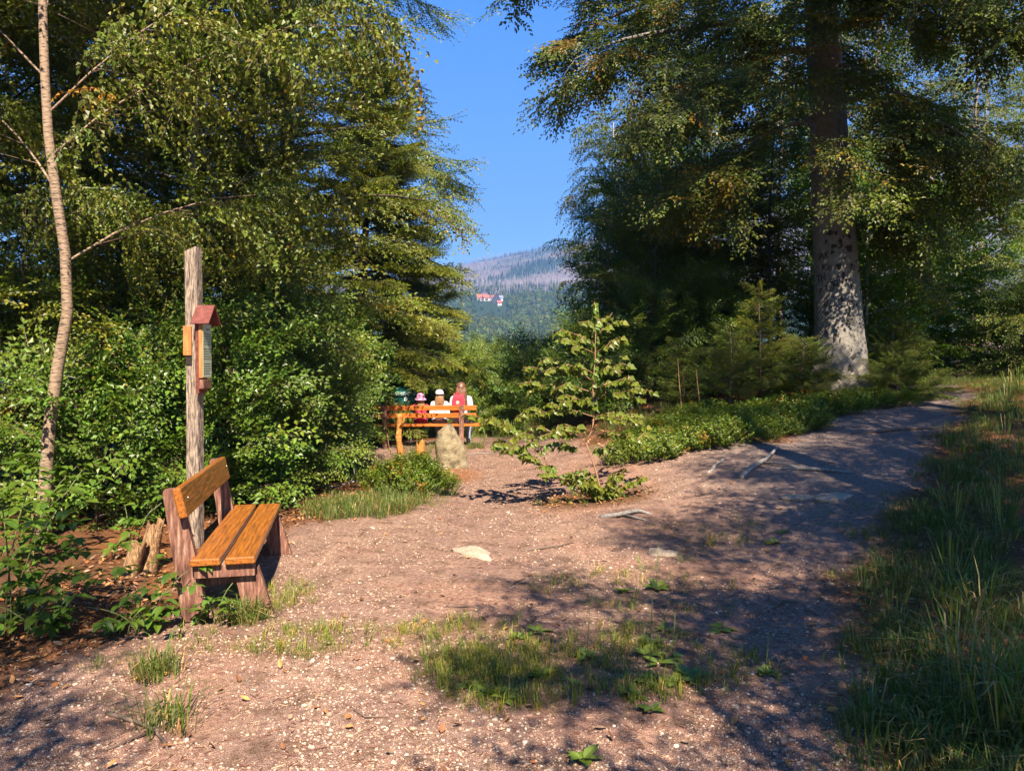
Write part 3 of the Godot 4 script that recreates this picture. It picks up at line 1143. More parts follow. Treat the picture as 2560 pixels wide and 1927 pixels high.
func build_trees() -> void:
	var sp := {}
	sp.beech = beech_spray(1, Color(0.15, 0.19, 0.024))
	sp.beech_two = beech_spray(2, Color(0.17, 0.195, 0.022), 0.7, 0.066)
	sp.young = beech_spray(3, Color(0.11, 0.19, 0.024), 0.55, 0.08)
	sp.birch = birch_spray(4, Color(0.17, 0.20, 0.03))
	sp.spruce = spruce_spray(5, Color(0.165, 0.20, 0.024))
	sp.dark_spruce = spruce_spray(6, Color(0.12, 0.16, 0.024), 0.6, 0.024)
	M.sprays = sp
	var left := "trees of the wood behind the information post"
	var right := "trees of the wood around the big beech"

	# --- left wood, sunlit
	var o := tree("birch_tree", "slender birch with a pale kinked stem at the wood edge near the information post", -4.55, 7.1, "", {
		h = 13.5, r = 0.058, bend = [[0.0, Vector3(0.0, 0, 0)], [0.10, Vector3(0.05, 0, -0.1)], [0.185, Vector3(0.27, 0, -0.1)], [0.22, Vector3(0.20, 0, -0.05)], [0.30, Vector3(0.10, 0, 0)], [0.45, Vector3(0.05, 0, 0.0)], [1.0, Vector3(0.1, 0, -0.2)]], steps = 24, y0 = 0.19, limbs = 34, reach = 3.2, rise0 = 0.75, rise1 = 1.1, droop = 0.5,
		spray = sp.birch, space = 0.30, size = Vector2(0.8, 1.25), thick = 2.5, gold = 0.03, full = 3.0, bark = M.birch_bark, leaf = M.leaf, seed = 71, lean_to = 0.3, lean_share = 0.5, bare = 0.12, fan = 0.4, flare = 0.2, wobble = 0.14, crowd = 0.85, limb_share = 0.55})
	tree("birch_tree", "thin birch whose leafy top rises behind the kinked pale stem", -6.6, 8.3, left, {
		h = 12.0, r = 0.08, y0 = 0.12, limbs = 30, reach = 2.8, rise0 = 0.3, rise1 = 0.9, droop = 0.4, spray = sp.birch, space = 0.3, size = Vector2(0.8, 1.2), thick = 2.4, gold = 0.02, full = 3.0, bark = M.pale_bark, seed = 72, tint = Color(0.9, 1.0, 0.9)})
	tree("hornbeam_tree", "dense small-leaved tree directly behind the tall information post", -4.6, 10.6, left, {
		h = 9.5, r = 0.11, y0 = 0.06, limbs = 42, reach = 2.6, rise0 = 0.2, rise1 = 0.9, droop = 0.22, spray = sp.beech_two, space = 0.3, size = Vector2(0.8, 1.2), thick = 2.3, gold = 0.015, full = 3.0, bark = M.pale_bark, seed = 73})
	tree("hornbeam_tree", "leafy tree filling the gap between birch and information post", -6.0, 10.2, left, {
		h = 11.0, r = 0.11, y0 = 0.05, limbs = 44, reach = 2.7, rise0 = 0.2, rise1 = 0.9, droop = 0.25, spray = sp.beech_two, space = 0.3, size = Vector2(0.8, 1.25), thick = 2.3, gold = 0.015, full = 3.0, bark = M.pale_bark, seed = 74})
	tree("hornbeam_tree", "bushy tree at the outer edge of the wood beyond the pale birch", -8.4, 10.6, left, {
		h = 12.0, r = 0.12, y0 = 0.05, limbs = 40, reach = 3.0, rise0 = 0.2, rise1 = 0.9, droop = 0.25, spray = sp.beech, space = 0.34, size = Vector2(0.9, 1.3), thick = 2.1, full = 3.0, bark = M.dark_bark, seed = 75})
	tree("oak_tree", "tall tree with dark trunk showing above the foliage behind the post", -5.15, 14.2, left, {
		h = 18.0, r = 0.20, y0 = 0.16, limbs = 40, reach = 3.4, rise0 = 0.25, rise1 = 0.9, droop = 0.2, spray = sp.beech_two, space = 0.4, size = Vector2(0.9, 1.35), thick = 1.9, gold = 0.02, full = 3.0, bark = M.dark_bark, seed = 76, bend = [[0.0, Vector3.ZERO], [1.0, Vector3(0.3, 0, 0)]]})
	tree("hornbeam_tree", "mid-high leafy tree between dark-trunked tree and spruce", -4.9, 12.6, left, {
		h = 6.5, r = 0.08, y0 = 0.05, limbs = 34, reach = 1.6, rise0 = 0.25, rise1 = 0.9, droop = 0.25, spray = sp.beech_two, space = 0.3, size = Vector2(0.8, 1.2), thick = 2.2, gold = 0.02, full = 3.0, bark = M.pale_bark, seed = 77})
	tree("beech_tree", "broad tall beech whose drooping boughs hang into the sky gap", -5.9, 20.0, left, {
		h = 21.0, r = 0.32, y0 = 0.22, limbs = 46, reach = 5.4, rise0 = 0.15, rise1 = 0.9, droop = 0.30, spray = sp.beech, space = 0.42, size = Vector2(1.0, 1.6), thick = 2.1, gold = 0.04, full = 3.0, bark = M.dark_bark, seed = 78, lean_to = 0.1, lean_share = 0.35, tint = Color(1.0, 0.97, 0.85), bend = [[0.0, Vector3.ZERO], [0.5, Vector3(-0.2, 0, 0)], [1.0, Vector3(0.2, 0, 0)]]})
	tree("beech_tree", "tall beech deep in the wood behind the dark-trunked tree", -9.5, 16.5, left, {
		h = 18.0, r = 0.25, y0 = 0.10, limbs = 40, reach = 4.4, rise0 = 0.15, rise1 = 0.9, droop = 0.25, spray = sp.beech, space = 0.5, size = Vector2(1.1, 1.7), thick = 1.8, full = 3.0, bark = M.dark_bark, seed = 79})
	tree("beech_tree", "shaded beech at the back of the wood by the birch", -12.5, 13.0, left, {
		h = 16.0, r = 0.22, y0 = 0.06, limbs = 38, reach = 4.2, rise0 = 0.1, rise1 = 0.9, droop = 0.25, spray = sp.beech, space = 0.55, size = Vector2(1.2, 1.8), thick = 1.7, full = 3.0, bark = M.dark_bark, seed = 80})
	tree("spruce_tree", "large light-green spruce with layered boughs behind the far bench", -3.75, 18.6, left, {
		h = 10.2, r = 0.16, y0 = 0.14, limbs = 84, reach = 3.0, profile = "cone", rise0 = -0.12, rise1 = 0.6, droop = 0.24, spray = sp.spruce, space = 0.26, size = Vector2(0.8, 1.3), thick = 2.6, full = 3.0, bark = M.dark_bark, leaf = M.needle, seed = 81, bare = 0.12, fan = 0.26, loose = 0.35, vary = 0.16, steps = 12})
	tree("spruce_tree", "smaller bright spruce standing before the large light-green spruce", -4.9, 14.6, left, {
		h = 6.0, r = 0.10, y0 = 0.04, limbs = 50, reach = 2.0, profile = "cone", rise0 = -0.1, rise1 = 0.6, droop = 0.22, spray = sp.spruce, space = 0.24, size = Vector2(0.7, 1.15), thick = 2.5, full = 3.0, bark = M.dark_bark, leaf = M.needle, seed = 82, bare = 0.12, fan = 0.26, loose = 0.35, vary = 0.16, tint = Color(1.1, 1.1, 0.9)})
	tree("spruce_tree", "dark narrow spruce at the edge of the valley view behind the seated people", -2.6, 24.0, left, {
		h = 7.6, r = 0.10, y0 = 0.03, limbs = 54, reach = 1.9, profile = "cone", rise0 = -0.1, rise1 = 0.6, droop = 0.2, spray = sp.dark_spruce, space = 0.26, size = Vector2(0.8, 1.25), thick = 2.3, full = 3.0, bark = M.dark_bark, leaf = M.needle, seed = 83, bare = 0.1, fan = 0.26, loose = 0.35})
	tree("spruce_tree", "second dark spruce deeper behind the large light-green one", -3.6, 24.5, left, {
		h = 9.2, r = 0.12, y0 = 0.03, limbs = 54, reach = 2.3, profile = "cone", rise0 = -0.1, rise1 = 0.6, droop = 0.2, spray = sp.dark_spruce, space = 0.28, size = Vector2(0.8, 1.3), thick = 2.2, full = 3.0, bark = M.dark_bark, leaf = M.needle, seed = 84, bare = 0.1, fan = 0.26, loose = 0.35})
	tree("spruce_tree", "slim spruce half hidden in the leafy trees behind the post", -7.0, 15.0, left, {
		h = 13.0, r = 0.14, y0 = 0.1, limbs = 60, reach = 2.4, profile = "cone", rise0 = -0.1, rise1 = 0.6, droop = 0.25, spray = sp.spruce, space = 0.3, size = Vector2(0.9, 1.4), thick = 2.0, full = 3.0, bark = M.dark_bark, leaf = M.needle, seed = 85, bare = 0.1, fan = 0.26, loose = 0.35})

	# --- the big beech and the wood around it, mostly shaded
	build_big_beech(sp)
	var ys := [
		[2.4, 18.8, 4.6, 1.4, "conical young beech at the edge of the valley view"],
		[3.5, 18.0, 5.2, 1.7, "dense young beech behind the birch sapling, second from the valley view"],
		[4.6, 18.6, 5.8, 1.9, "dense young beech behind the rowan seedling, third from the valley view"],
		[5.5, 18.2, 5.4, 1.8, "dense young beech next to the big beech trunk"],
		[6.9, 19.2, 6.0, 1.9, "young beech straight behind the big beech trunk"],
		[3.4, 21.5, 6.2, 1.8, "taller young beech in the second row beside the valley view"],
		[4.8, 22.0, 7.0, 2.0, "taller young beech in the second row behind the sapling"]]
	for k in ys.size():
		var y: Array = ys[k]
		tree("young_beech", y[4], y[0], y[1], right, {
			h = y[2], r = 0.06, y0 = 0.02, limbs = 40, reach = y[3], profile = "dome" if k > 0 else "cone", rise0 = 0.12, rise1 = 0.8, droop = 0.18, spray = sp.young if k % 2 == 0 else sp.beech, space = 0.27, size = Vector2(0.75, 1.15), thick = 2.3, bark = M.pale_bark, seed = 101 + k, bare = 0.1})
	var ls := [
		[8.8, 18.4, 4.2, 1.6, "sun-tinted young beech just past the big beech trunk"],
		[10.4, 19.6, 4.6, 1.8, "sun-tinted young beech above the tall grass by the rising path"],
		[9.6, 22.0, 6.0, 2.0, "sun-tinted taller young beech between trunk and rising path"],
		[12.3, 20.8, 3.6, 1.6, "low bushy beech where the rising path bends"],
		[14.3, 22.6, 5.2, 2.0, "young beech beyond the bend of the rising path"],
		[12.6, 25.0, 6.5, 2.2, "pale green young beech deep behind the rising path"]]
	for k in ls.size():
		var y: Array = ls[k]
		tree("young_beech", y[4], y[0], y[1], right, {
			h = y[2], r = 0.06, y0 = 0.02, limbs = 36, reach = y[3], rise0 = 0.12, rise1 = 0.8, droop = 0.18, spray = sp.young, space = 0.28, size = Vector2(0.8, 1.2), thick = 2.2, bark = M.pale_bark, seed = 121 + k, tint = Color(1.35, 1.3, 0.95), bare = 0.1})  # tint brightens these crowns in place of sunlight on the leaves
	# thin pale-stemmed birches and larches standing further back
	var bs := [
		[4.2, 26.0, 13.5, 1.9, "tall birch with hanging grey-green veils beside the sky gap"],
		[5.9, 27.5, 14.5, 2.2, "tall veiled birch behind the big beech boughs"],
		[3.2, 25.0, 9.5, 1.5, "lower veiled birch at the very edge of the sky gap"],
		[9.8, 27.0, 13.0, 2.0, "thin pale-stemmed birch seen through the window beside the big beech trunk"],
		[14.2, 29.0, 14.0, 2.1, "thin pale-stemmed birch behind the sun-tinted young beeches"],
		[17.5, 28.0, 13.0, 2.1, "thin pale-stemmed birch near the end of the rising path"],
		[21.0, 33.0, 15.0, 2.3, "thin pale-stemmed birch furthest along the rising path"],
		[16.0, 34.0, 15.0, 2.2, "thin pale-stemmed birch in the deep wood"],
		[11.5, 35.0, 15.0, 2.3, "thin pale-stemmed birch deep behind the big beech"],
		[7.5, 33.0, 14.0, 2.4, "thin pale-stemmed birch deep behind the young beeches"]]
	for k in bs.size():
		var y: Array = bs[k]
		tree("birch_tree", y[4], y[0], y[1], right, {
			h = y[2], r = 0.10, y0 = 0.28 if k < 3 else 0.42, limbs = 26, reach = y[3], rise0 = 0.5, rise1 = 1.0, droop = 0.6, spray = sp.birch, space = 0.42, size = Vector2(1.0, 1.6), thick = 1.7, bark = M.birch_bark if k > 2 else M.pale_bark, seed = 141 + k, tint = Color(1.05, 1.05, 1.3), gold = 0.02})
	# slender spruces by the beech
	tree("spruce_tree", "thin half-bare spruce pole standing beside the big beech trunk", 5.75, 16.4, right, {
		h = 6.6, r = 0.055, y0 = 0.08, limbs = 34, reach = 0.95, profile = "cone", rise0 = -0.05, rise1 = 0.4, droop = 0.3, spray = sp.dark_spruce, space = 0.4, size = Vector2(0.5, 0.8), thick = 1.4, bark = M.dark_bark, leaf = M.needle, seed = 161, bare = 0.45, fan = 0.2, loose = 0.3})
	var ss := [
		[5.0, 14.9, 2.3, 1.0, "little spruce with spreading boughs at the big beech's foot"],
		[4.2, 14.2, 1.5, 0.75, "knee-high spruce behind the bilberry patch"],
		[5.6, 14.2, 1.3, 0.8, "low spruce bush tucked against the beech roots"],
		[7.7, 14.9, 1.5, 1.0, "low dark spruce on the path side of the beech trunk"],
		[7.2, 13.8, 0.9, 0.8, "flat spruce seedling in front of the dark spruce by the trunk"],
		[3.4, 14.6, 1.2, 0.4, "small thin spruce seedling behind the bilberry patch"]]
	for k in ss.size():
		var y: Array = ss[k]
		tree("spruce_sapling", y[4], y[0], y[1], "little spruces at the big beech's foot", {
			h = y[2], r = 0.03, y0 = 0.06, limbs = 26, reach = y[3], profile = "cone", rise0 = 0.15, rise1 = 0.7, droop = 0.1, spray = sp.dark_spruce if k != 0 else sp.spruce, space = 0.2, size = Vector2(0.45, 0.75), thick = 2.4, bark = M.twig, leaf = M.needle, seed = 171 + k, bare = 0.05, fan = 0.25, loose = 0.3})
	# edge of the rising path
	tree("hornbeam_tree", "shaded leafy tree overhanging the rising path", 13.0, 16.5, right, {
		h = 8.0, r = 0.1, y0 = 0.03, limbs = 40, reach = 2.6, rise0 = 0.15, rise1 = 0.8, droop = 0.25, spray = sp.beech, space = 0.3, size = Vector2(0.8, 1.2), thick = 2.2, bark = M.dark_bark, seed = 181})
	tree("hornbeam_tree", "leafy tree closing the view along the rising path", 21.5, 27.0, right, {
		h = 9.0, r = 0.1, y0 = 0.03, limbs = 36, reach = 3.0, rise0 = 0.15, rise1 = 0.8, droop = 0.25, spray = sp.beech, space = 0.4, size = Vector2(0.9, 1.4), thick = 2.0, bark = M.dark_bark, seed = 182, tint = Color(1, 1.05, 0.9)})
	for k in 5:
		tree("beech_tree", ["high beech crown closing the wood far behind the big beech", "deep shaded beech behind the veiled birches", "deep beech behind the sun-tinted young beeches", "deep beech beside the last pale birch", "deep beech at the far end of the rising path"][k], [8.0, 6.2, 15.5, 19.5, 25.5][k], [38.0, 30.0, 38.0, 37.0, 33.0][k], right, {
			h = [15.0, 8.0, 13.0, 14.0, 14.0][k], r = 0.2, y0 = 0.08, limbs = 30, reach = 3.6, rise0 = 0.15, rise1 = 0.9, droop = 0.25, spray = sp.beech, space = 0.6, size = Vector2(1.2, 1.9), thick = 1.6, bark = M.dark_bark, seed = 191 + k})

	# --- trees down the valley side, seen through the gap
	var vs := [[-2.6, 52.0, 7.5, "spruce"], [0.2, 58.0, 8.0, "round"], [-5.0, 66.0, 9.0, "round"], [1.6, 44.0, 5.6, "spruce"], [-0.6, 36.0, 5.0, "round"], [-7.0, 84.0, 12.0, "round"], [-2.0, 90.0, 12.5, "spruce"], [2.6, 88.0, 13.0, "round"], [-1.2, 46.0, 5.5, "round"]]
	var vl := ["spruce top on the valley slope below the far bench", "round pale tree on the valley slope in the gap", "round tree low on the valley slope towards the village", "spruce on the valley slope beside the conical young beech", "round bush-like tree just past the brow", "big round tree at the bottom of the valley slope", "tall spruce at the bottom of the valley slope", "pale round tree at the bottom of the valley beside the young beeches", "round pale tree between brow and valley bottom"]
	for k in vs.size():
		var y: Array = vs[k]
		var conifer: bool = y[3] == "spruce"
		tree("spruce_tree" if conifer else "maple_tree", vl[k], y[0], y[1], "trees on the valley slope", {
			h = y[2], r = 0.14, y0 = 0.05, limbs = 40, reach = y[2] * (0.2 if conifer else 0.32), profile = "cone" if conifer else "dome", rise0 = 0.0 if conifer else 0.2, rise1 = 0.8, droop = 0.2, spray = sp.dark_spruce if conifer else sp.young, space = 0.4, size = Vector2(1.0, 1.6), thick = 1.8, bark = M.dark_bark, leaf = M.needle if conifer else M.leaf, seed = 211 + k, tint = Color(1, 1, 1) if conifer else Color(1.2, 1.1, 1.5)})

	# --- the rest of the wood behind and beside the walker, whose shade falls on the ground
	var hidden := [
		[6.4, -5.0, 14.0, 3.6, 1.5, "tall beech beside the path behind the walker"],
		[7.4, 0.0, 15.0, 3.7, 1.2, "tall beech above the verge of the rising path"],
		[8.8, 5.2, 15.0, 3.6, 1.0, "tall beech over the rising path, opposite the big beech"],
		[4.7, 3.7, 19.0, 2.8, 1.1, "unseen very tall beech added to shade the shrubs behind the birch sapling"],  # out of view, added to keep sun off the shrubs behind the sapling
		[15.5, 8.0, 15.0, 3.4, 1.2, "tall beech further up beside the rising path"]]
	for k in hidden.size():
		var y: Array = hidden[k]
		tree("beech_tree", y[5], y[0], y[1], "beeches along the rising path", {
			h = y[2], r = 0.22, y0 = 0.42 if y[2] < 18.0 else 0.6, limbs = 34, reach = y[3], rise0 = 0.1, rise1 = 0.9, droop = 0.25, spray = sp.beech, space = 0.42, size = Vector2(1.0, 1.5), thick = 1.9, full = y[4], bark = M.beech_bark, seed = 231 + k, gold = 0.03, extra = [] if k != 2 else [[Vector3(0, 6.3, 0), Vector3(-0.74, 0.0, -0.67), 4.6, 0.05], [Vector3(0, 7.2, 0), Vector3(-0.62, 0.05, -0.78), 5.6, 0.05]]})
	var low := [  # short trees added with flat, low crowns to throw crisp dapples
		[1.75, -0.95, 1.35, 2.4, "unseen young beech added so its shade falls on the plantains"],
		[-1.95, -1.7, 1.0, 2.2, "unseen young beech added so its shade falls on the gravel corner"],
		[3.7, -0.2, 1.9, 2.4, "unseen young beech added to shade the verge grass"],
		[5.0, 2.7, 2.0, 2.4, "young beech added to shade the verge further along"],
		[7.0, 5.6, 2.0, 2.2, "young beech added to shade the rising path"]]
	for k in low.size():
		var y: Array = low[k]
		tree("young_beech", y[4], y[0], y[1], "young beeches added for their shade", {
			h = 6.4, r = 0.07, y0 = 0.48, limbs = 18, reach = y[2], rise0 = 0.15, rise1 = 0.8, droop = 0.2, spray = sp.beech, space = 0.34, size = Vector2(0.8, 1.25), thick = 1.9, full = y[3], bark = M.pale_bark, seed = 281 + k, profile = "top"})
	surround(sp)


func build_big_beech(sp: Dictionary) -> void:
	var at := on(6.72, 15.0)
	var o := thing("big_beech_tree", "massive grey beech with carved bark beside the rising path", "tree", at)
	var r := RandomNumberGenerator.new()
	r.seed = 301
	# trunk: leaning slightly, flared into root buttresses
	var st := begin(0)
	var rings := 46
	var sides := 30
	var grid := []
	var mids := []
	for i in rings + 1:
		var u := float(i) / rings
		var y := -0.35 + pow(u, 1.35) * 17.0
		var mid := Vector3(-0.05 * y - 0.004 * y * y * 0.3, y, -0.01 * y)
		var rad := 0.435 * (1.0 - 0.042 * maxf(y, 0.0)) + 0.02
		var row := PackedVector3Array()
		for k in sides:
			var a := TAU * k / sides
			var butt := 0.0
			for b in [[0.35, 0.22], [1.7, 0.16], [3.05, 0.42], [4.2, 0.22], [5.2, 0.3]]:
				var da := wrapf(a - b[0], -PI, PI)
				butt += b[1] * exp(-da * da / 0.16)
			var low := exp(-maxf(y + 0.35, 0.0) * 1.9)
			var q := rad * (1.0 + 0.035 * rough.get_noise_3d(cos(a) * 60.0, y * 26.0, sin(a) * 60.0)) + butt * low * 0.95 + 0.14 * exp(-maxf(y + 0.35, 0.0) * 0.8)
			q += 0.012 * fine.get_noise_3d(cos(a) * 55.0, y * 40.0, sin(a) * 55.0)
			row.append(mid + Vector3(cos(a) * q, 0, -sin(a) * q))
		grid.append(row)
		mids.append([mid, rad])
	for i in rings:
		for k in sides:
			var n := (k + 1) % sides
			quad(st, grid[i][k], grid[i][n], grid[i + 1][n], grid[i + 1][k])
	var trunk := piece("trunk", done(st), M.beech_bark, o)
	# old carvings, grown dark, on the side towards the clearing
	var marks := [["AK", 3.0, -0.62, 0.17], ["600", 2.76, -0.5, 0.14], ["TH", 2.56, -0.82, 0.2], ["P", 2.3, -0.85, 0.14], ["LP", 2.05, -0.42, 0.13], ["O", 2.38, -0.35, 0.27], ["K", 1.5, -0.6, 0.18]]
	var face := SystemFont.new()
	face.font_names = PackedStringArray(["Droid Sans"])
	var scar := plain(Color(0.045, 0.038, 0.03), 0.95)
	var scar_bark := plain(Color(0.05, 0.043, 0.035), 0.95)
	for m in marks:
		var t := TextMesh.new()
		t.text = m[0]
		t.font = face
		t.font_size = 16
		t.pixel_size = m[3] / 16.0
		t.depth = 0.05
		var y: float = m[1] - 0.2
		# angle 0 looks back to the clearing
		var a: float = m[2] - 0.33
		var out := Vector3(sin(a), 0, cos(a))
		var rad := 0.435 * (1.0 - 0.042 * y) + 0.02 + 0.14 * exp(-(y + 0.35) * 0.8)
		var mid := Vector3(-0.05 * y - 0.0012 * y * y, y, -0.01 * y)
		piece("carving", t, scar, trunk, Transform3D(Basis(Vector3.UP, a) * Basis(Vector3.BACK, 0.3 * sin(y * 9.0)), mid + out * (rad - 0.016)))
	# black, scabbed bark where old wounds have grown over, mostly on the path side
	for k in 120:
		var y := 0.35 + 2.9 * r.randf()
		var a := -0.33 + r.randfn() * 0.45 + 0.35
		var out := Vector3(sin(a), 0, cos(a))
		var rad := 0.435 * (1.0 - 0.042 * y) + 0.02 + 0.14 * exp(-(y + 0.35) * 0.8) + 0.25 * exp(-(y + 0.35) * 1.9) * 0.3
		var mid := Vector3(-0.05 * y - 0.0012 * y * y, y, -0.01 * y)
		st = begin(0)
		var w := 0.012 + 0.06 * r.randf() * r.randf()
		add_lump(st, Vector3(w, w * r.randf_range(0.4, 2.2), 0.014), k * 3.7, 1.6, 7, 10)
		piece("bark_scar", done(st), scar_bark, trunk, Transform3D(Basis(Vector3.UP, a), mid + out * (rad - 0.003)))
	# boughs: each its own piece, long and drooping towards the light
	var sprays := []
	var tints := []
	var c := {droop = 0.30, space = 0.40, size = Vector2(0.95, 1.5), thick = 2.9, gold = 0.10, vary = 0.22, fan = 0.34, bare = 0.25}
	var boughs := [
		# height on the trunk, azimuth (0 = right, PI = left, negative = towards the walker), rise, length, thickness
		[7.6, 3.05, 0.15, 5.0, 0.10], [8.6, 2.75, 0.30, 5.4, 0.11], [6.9, 3.5, 0.05, 4.4, 0.07], [9.6, 3.25, 0.42, 5.8, 0.13],
		[7.2, -1.2, 0.1, 4.0, 0.07], [8.2, -0.6, 0.15, 4.8, 0.08], [6.4, 0.2, 0.05, 4.4, 0.07], [8.9, -1.9, 0.25, 4.8, 0.09],
		[10.4, 2.4, 0.4, 5.4, 0.1], [10.8, 0.0, 0.4, 5.4, 0.1], [11.6, 3.3, 0.55, 6.4, 0.1], [11.9, -1.4, 0.5, 5.0, 0.09],
		[12.6, 1.4, 0.6, 4.6, 0.08], [13.2, 4.0, 0.7, 5.0, 0.08], [14.0, 0.6, 0.8, 4.4, 0.08], [14.8, 2.6, 0.9, 4.4, 0.08], [16.0, 5.2, 1.1, 4.0, 0.07],
		[5.6, 3.3, -0.1, 3.6, 0.05], [5.9, -0.9, -0.05, 3.2, 0.05], [7.9, 1.3, 0.2, 4.2, 0.07], [9.2, 0.7, 0.3, 5.0, 0.09],
		[4.6, -0.5, -0.1, 1.9, 0.03], [3.9, 0.1, 0.0, 1.6, 0.03], [8.4, -2.0, -0.15, 2.2, 0.04], [9.2, -1.5, -0.2, 2.6, 0.05], [7.4, -2.4, -0.2, 1.8, 0.03], [6.6, -1.0, -0.1, 1.6, 0.03], [8.0, -1.1, 0.0, 3.0, 0.05], [5.2, -1.3, -0.2, 1.2, 0.02]]
	for b in boughs:
		var y: float = b[0]
		var mid := Vector3(-0.05 * y - 0.0012 * y * y, y, -0.01 * y)
		var dir := Vector3(cos(b[1]) * cos(b[2]), sin(b[2]), -sin(b[1]) * cos(b[2]))
		# azimuth negative turns towards the walker, who stands at +z
		st = begin(0)
		bough(st, r, mid + dir * 0.3, dir, b[3], b[4], c, sprays, tints)
		piece("bough", done(st), M.beech_bark, o)
	copies("crown", sp.beech, M.leaf, o, sprays, tints)


# a heavy bough with side branches that carry the sprays
func bough(st: SurfaceTool, r: RandomNumberGenerator, p: Vector3, dir: Vector3, l: float, rad: float, c: Dictionary, sprays: Array, tints: Array) -> void:
	var pts := [p]
	var rr := [rad]
	var d := dir
	var seg := 9
	for i in seg:
		d = (d + Vector3(r.randf_range(-0.12, 0.12), -0.085 + r.randf_range(-0.07, 0.07), r.randf_range(-0.12, 0.12))).normalized()
		pts.append(pts[-1] + d * l / seg)
		rr.append(maxf(rad * (1.0 - 0.9 * (i + 1) / seg), 0.006))
	add_tube(st, pts, rr, 8, 0.08, false)
	for k in int(l * 3.4):
		var u := lerpf(0.12, 1.0, (k + r.randf()) / (l * 3.4))
		var a := minf(u, 0.999) * seg
		var i := int(a)
		var q: Vector3 = pts[i].lerp(pts[i + 1], a - i)
		var fwd: Vector3 = (pts[i + 1] - pts[i]).normalized()
		var side := fwd.cross(Vector3.UP).normalized() * (1.0 if k % 2 == 0 else -1.0)
		var tw := (fwd * r.randf_range(0.3, 0.9) + side * r.randf_range(0.4, 1.0) + Vector3.UP * r.randf_range(-0.75, 0.25)).normalized()
		limb(st, r, q, tw, r.randf_range(0.8, 2.0) * (1.15 - 0.5 * u), 0.014, c, sprays, tints, Color(0.9, 0.9, 0.82))


func build_shrubs() -> void:
	var sp: Dictionary = M.sprays
	sp.bush = beech_spray(7, Color(0.13, 0.20, 0.024), 0.42, 0.058, 0)
	sp.rowan = beech_spray(8, Color(0.10, 0.175, 0.03), 0.34, 0.05, 0)
	var rows := [
		# x, d, h, reach, label
		[-3.55, 8.7, 1.9, 0.95, "bright beech shrub right behind the near bench and post"],
		[-3.1, 9.9, 2.3, 1.0, "bright beech shrub beyond the post at the edge of the clearing"],
		[-3.0, 11.2, 2.1, 0.9, "bright beech shrub midway between post and far bench"],
		[-3.45, 12.6, 2.2, 0.9, "leafy shrub next to the broken orange trunk"],
		[-4.1, 14.2, 2.2, 0.9, "leafy shrub at the end of the far bench"],
		[-3.6, 10.9, 3.2, 1.2, "taller shrub in the second row behind the bright beech shrubs"],
		[-4.5, 8.0, 1.5, 0.9, "thin shrub between pale birch and information post"],
		[-5.7, 8.7, 2.6, 1.2, "loose shrub in the shade behind the pale birch"],
		[-7.2, 8.6, 2.8, 1.4, "loose shrub in the shade at the outer edge of the wood"],
		[1.9, 15.9, 1.7, 0.9, "leafy shrub behind the birch sapling at the foot of the young beeches"],
		[2.9, 15.7, 2.2, 1.0, "taller leafy shrub behind the birch sapling"],
		[4.0, 16.2, 2.4, 1.1, "leafy shrub behind the knee-high spruce"],
		[-3.9, 16.6, 2.6, 1.1, "shrub in the corner behind the green bin"],
		[-2.7, 18.4, 1.9, 0.9, "shrub behind the green bin and pink hat"],
		[-1.2, 18.9, 2.0, 1.0, "shrub facing the three seated people"],
		[0.1, 19.6, 1.7, 1.0, "round shrub at the brow beside the far bench"],
		[1.2, 19.4, 1.5, 0.9, "round shrub where young beeches meet the brow"],
		[-0.6, 21.4, 2.6, 1.2, "tall shrub below the valley view"],
		[0.8, 22.0, 2.4, 1.1, "shrub at the foot of the valley view beside the young beeches"],
		[12.2, 17.6, 1.8, 1.1, "low dark shrub beside the rising path"],
		[14.6, 19.4, 2.0, 1.2, "low dark shrub further along the rising path"]]
	for k in rows.size():
		var y: Array = rows[k]
		var o := thing("beech_shrub", y[4], "shrub", on(y[0], y[1]), 0.0, "shrubs along the edge of the wood")
		grow(o, {h = y[2], r = 0.025, y0 = 0.04, limbs = 30, reach = y[3] * 1.2, rise0 = 0.3, rise1 = 1.15, droop = 0.32, spray = sp.bush if k % 3 else sp.young, space = 0.22, size = Vector2(0.55, 1.1), thick = 2.3, full = 1.4 if y[4].begins_with("loose") or y[4].begins_with("thin") else 2.3, bark = M.twig, leaf = M.waxy, seed = 501 + k, tint = Color(1.1, 1.05, 1.0), bare = 0.05, steps = 5, sides = 5, profile = "column"})


# the wood goes on behind the walker; it keeps most of the sky off the shaded ground
func surround(sp: Dictionary) -> void:
	var spots := [[-8.5, 2.5], [-10.5, -3.5], [-7.5, -9.5], [-12.0, -12.0], [-4.0, -17.0], [2.5, -19.0], [-14.0, 5.5]]
	var say := ["beside the elder plants", "beyond the elder plants", "behind the walker, nearest the slim beech", "at the corner of the wood behind the walker", "closing the path behind the walker", "straight back along the path", "in the deep wood past the pale birch"]
	for k in spots.size():
		tree("oak_tree", "tall oak " + say[k].replace("nearest the", "next to the"), spots[k][0], spots[k][1], "oaks of the wood behind the walker", {
			h = 13.0 + (k * 5) % 4, r = 0.2, y0 = 0.08, limbs = 34, reach = 3.6, rise0 = 0.15, rise1 = 0.9, droop = 0.2, spray = sp.beech, space = 0.7, size = Vector2(1.5, 2.2), thick = 1.7, full = 1.3, bark = M.dark_bark, seed = 261 + k})


# ---------------------------------------------------------------- benches and post

func plank(called: String, size: Vector3, material: Material, parent: Node, at: Transform3D, bevel := 0.006) -> MeshInstance3D:
	return piece(called, box_mesh(size, bevel), material, parent, at)


func build_benches_and_post() -> void:
	build_near_bench()
	build_post()
	build_far_bench()
	build_bin()


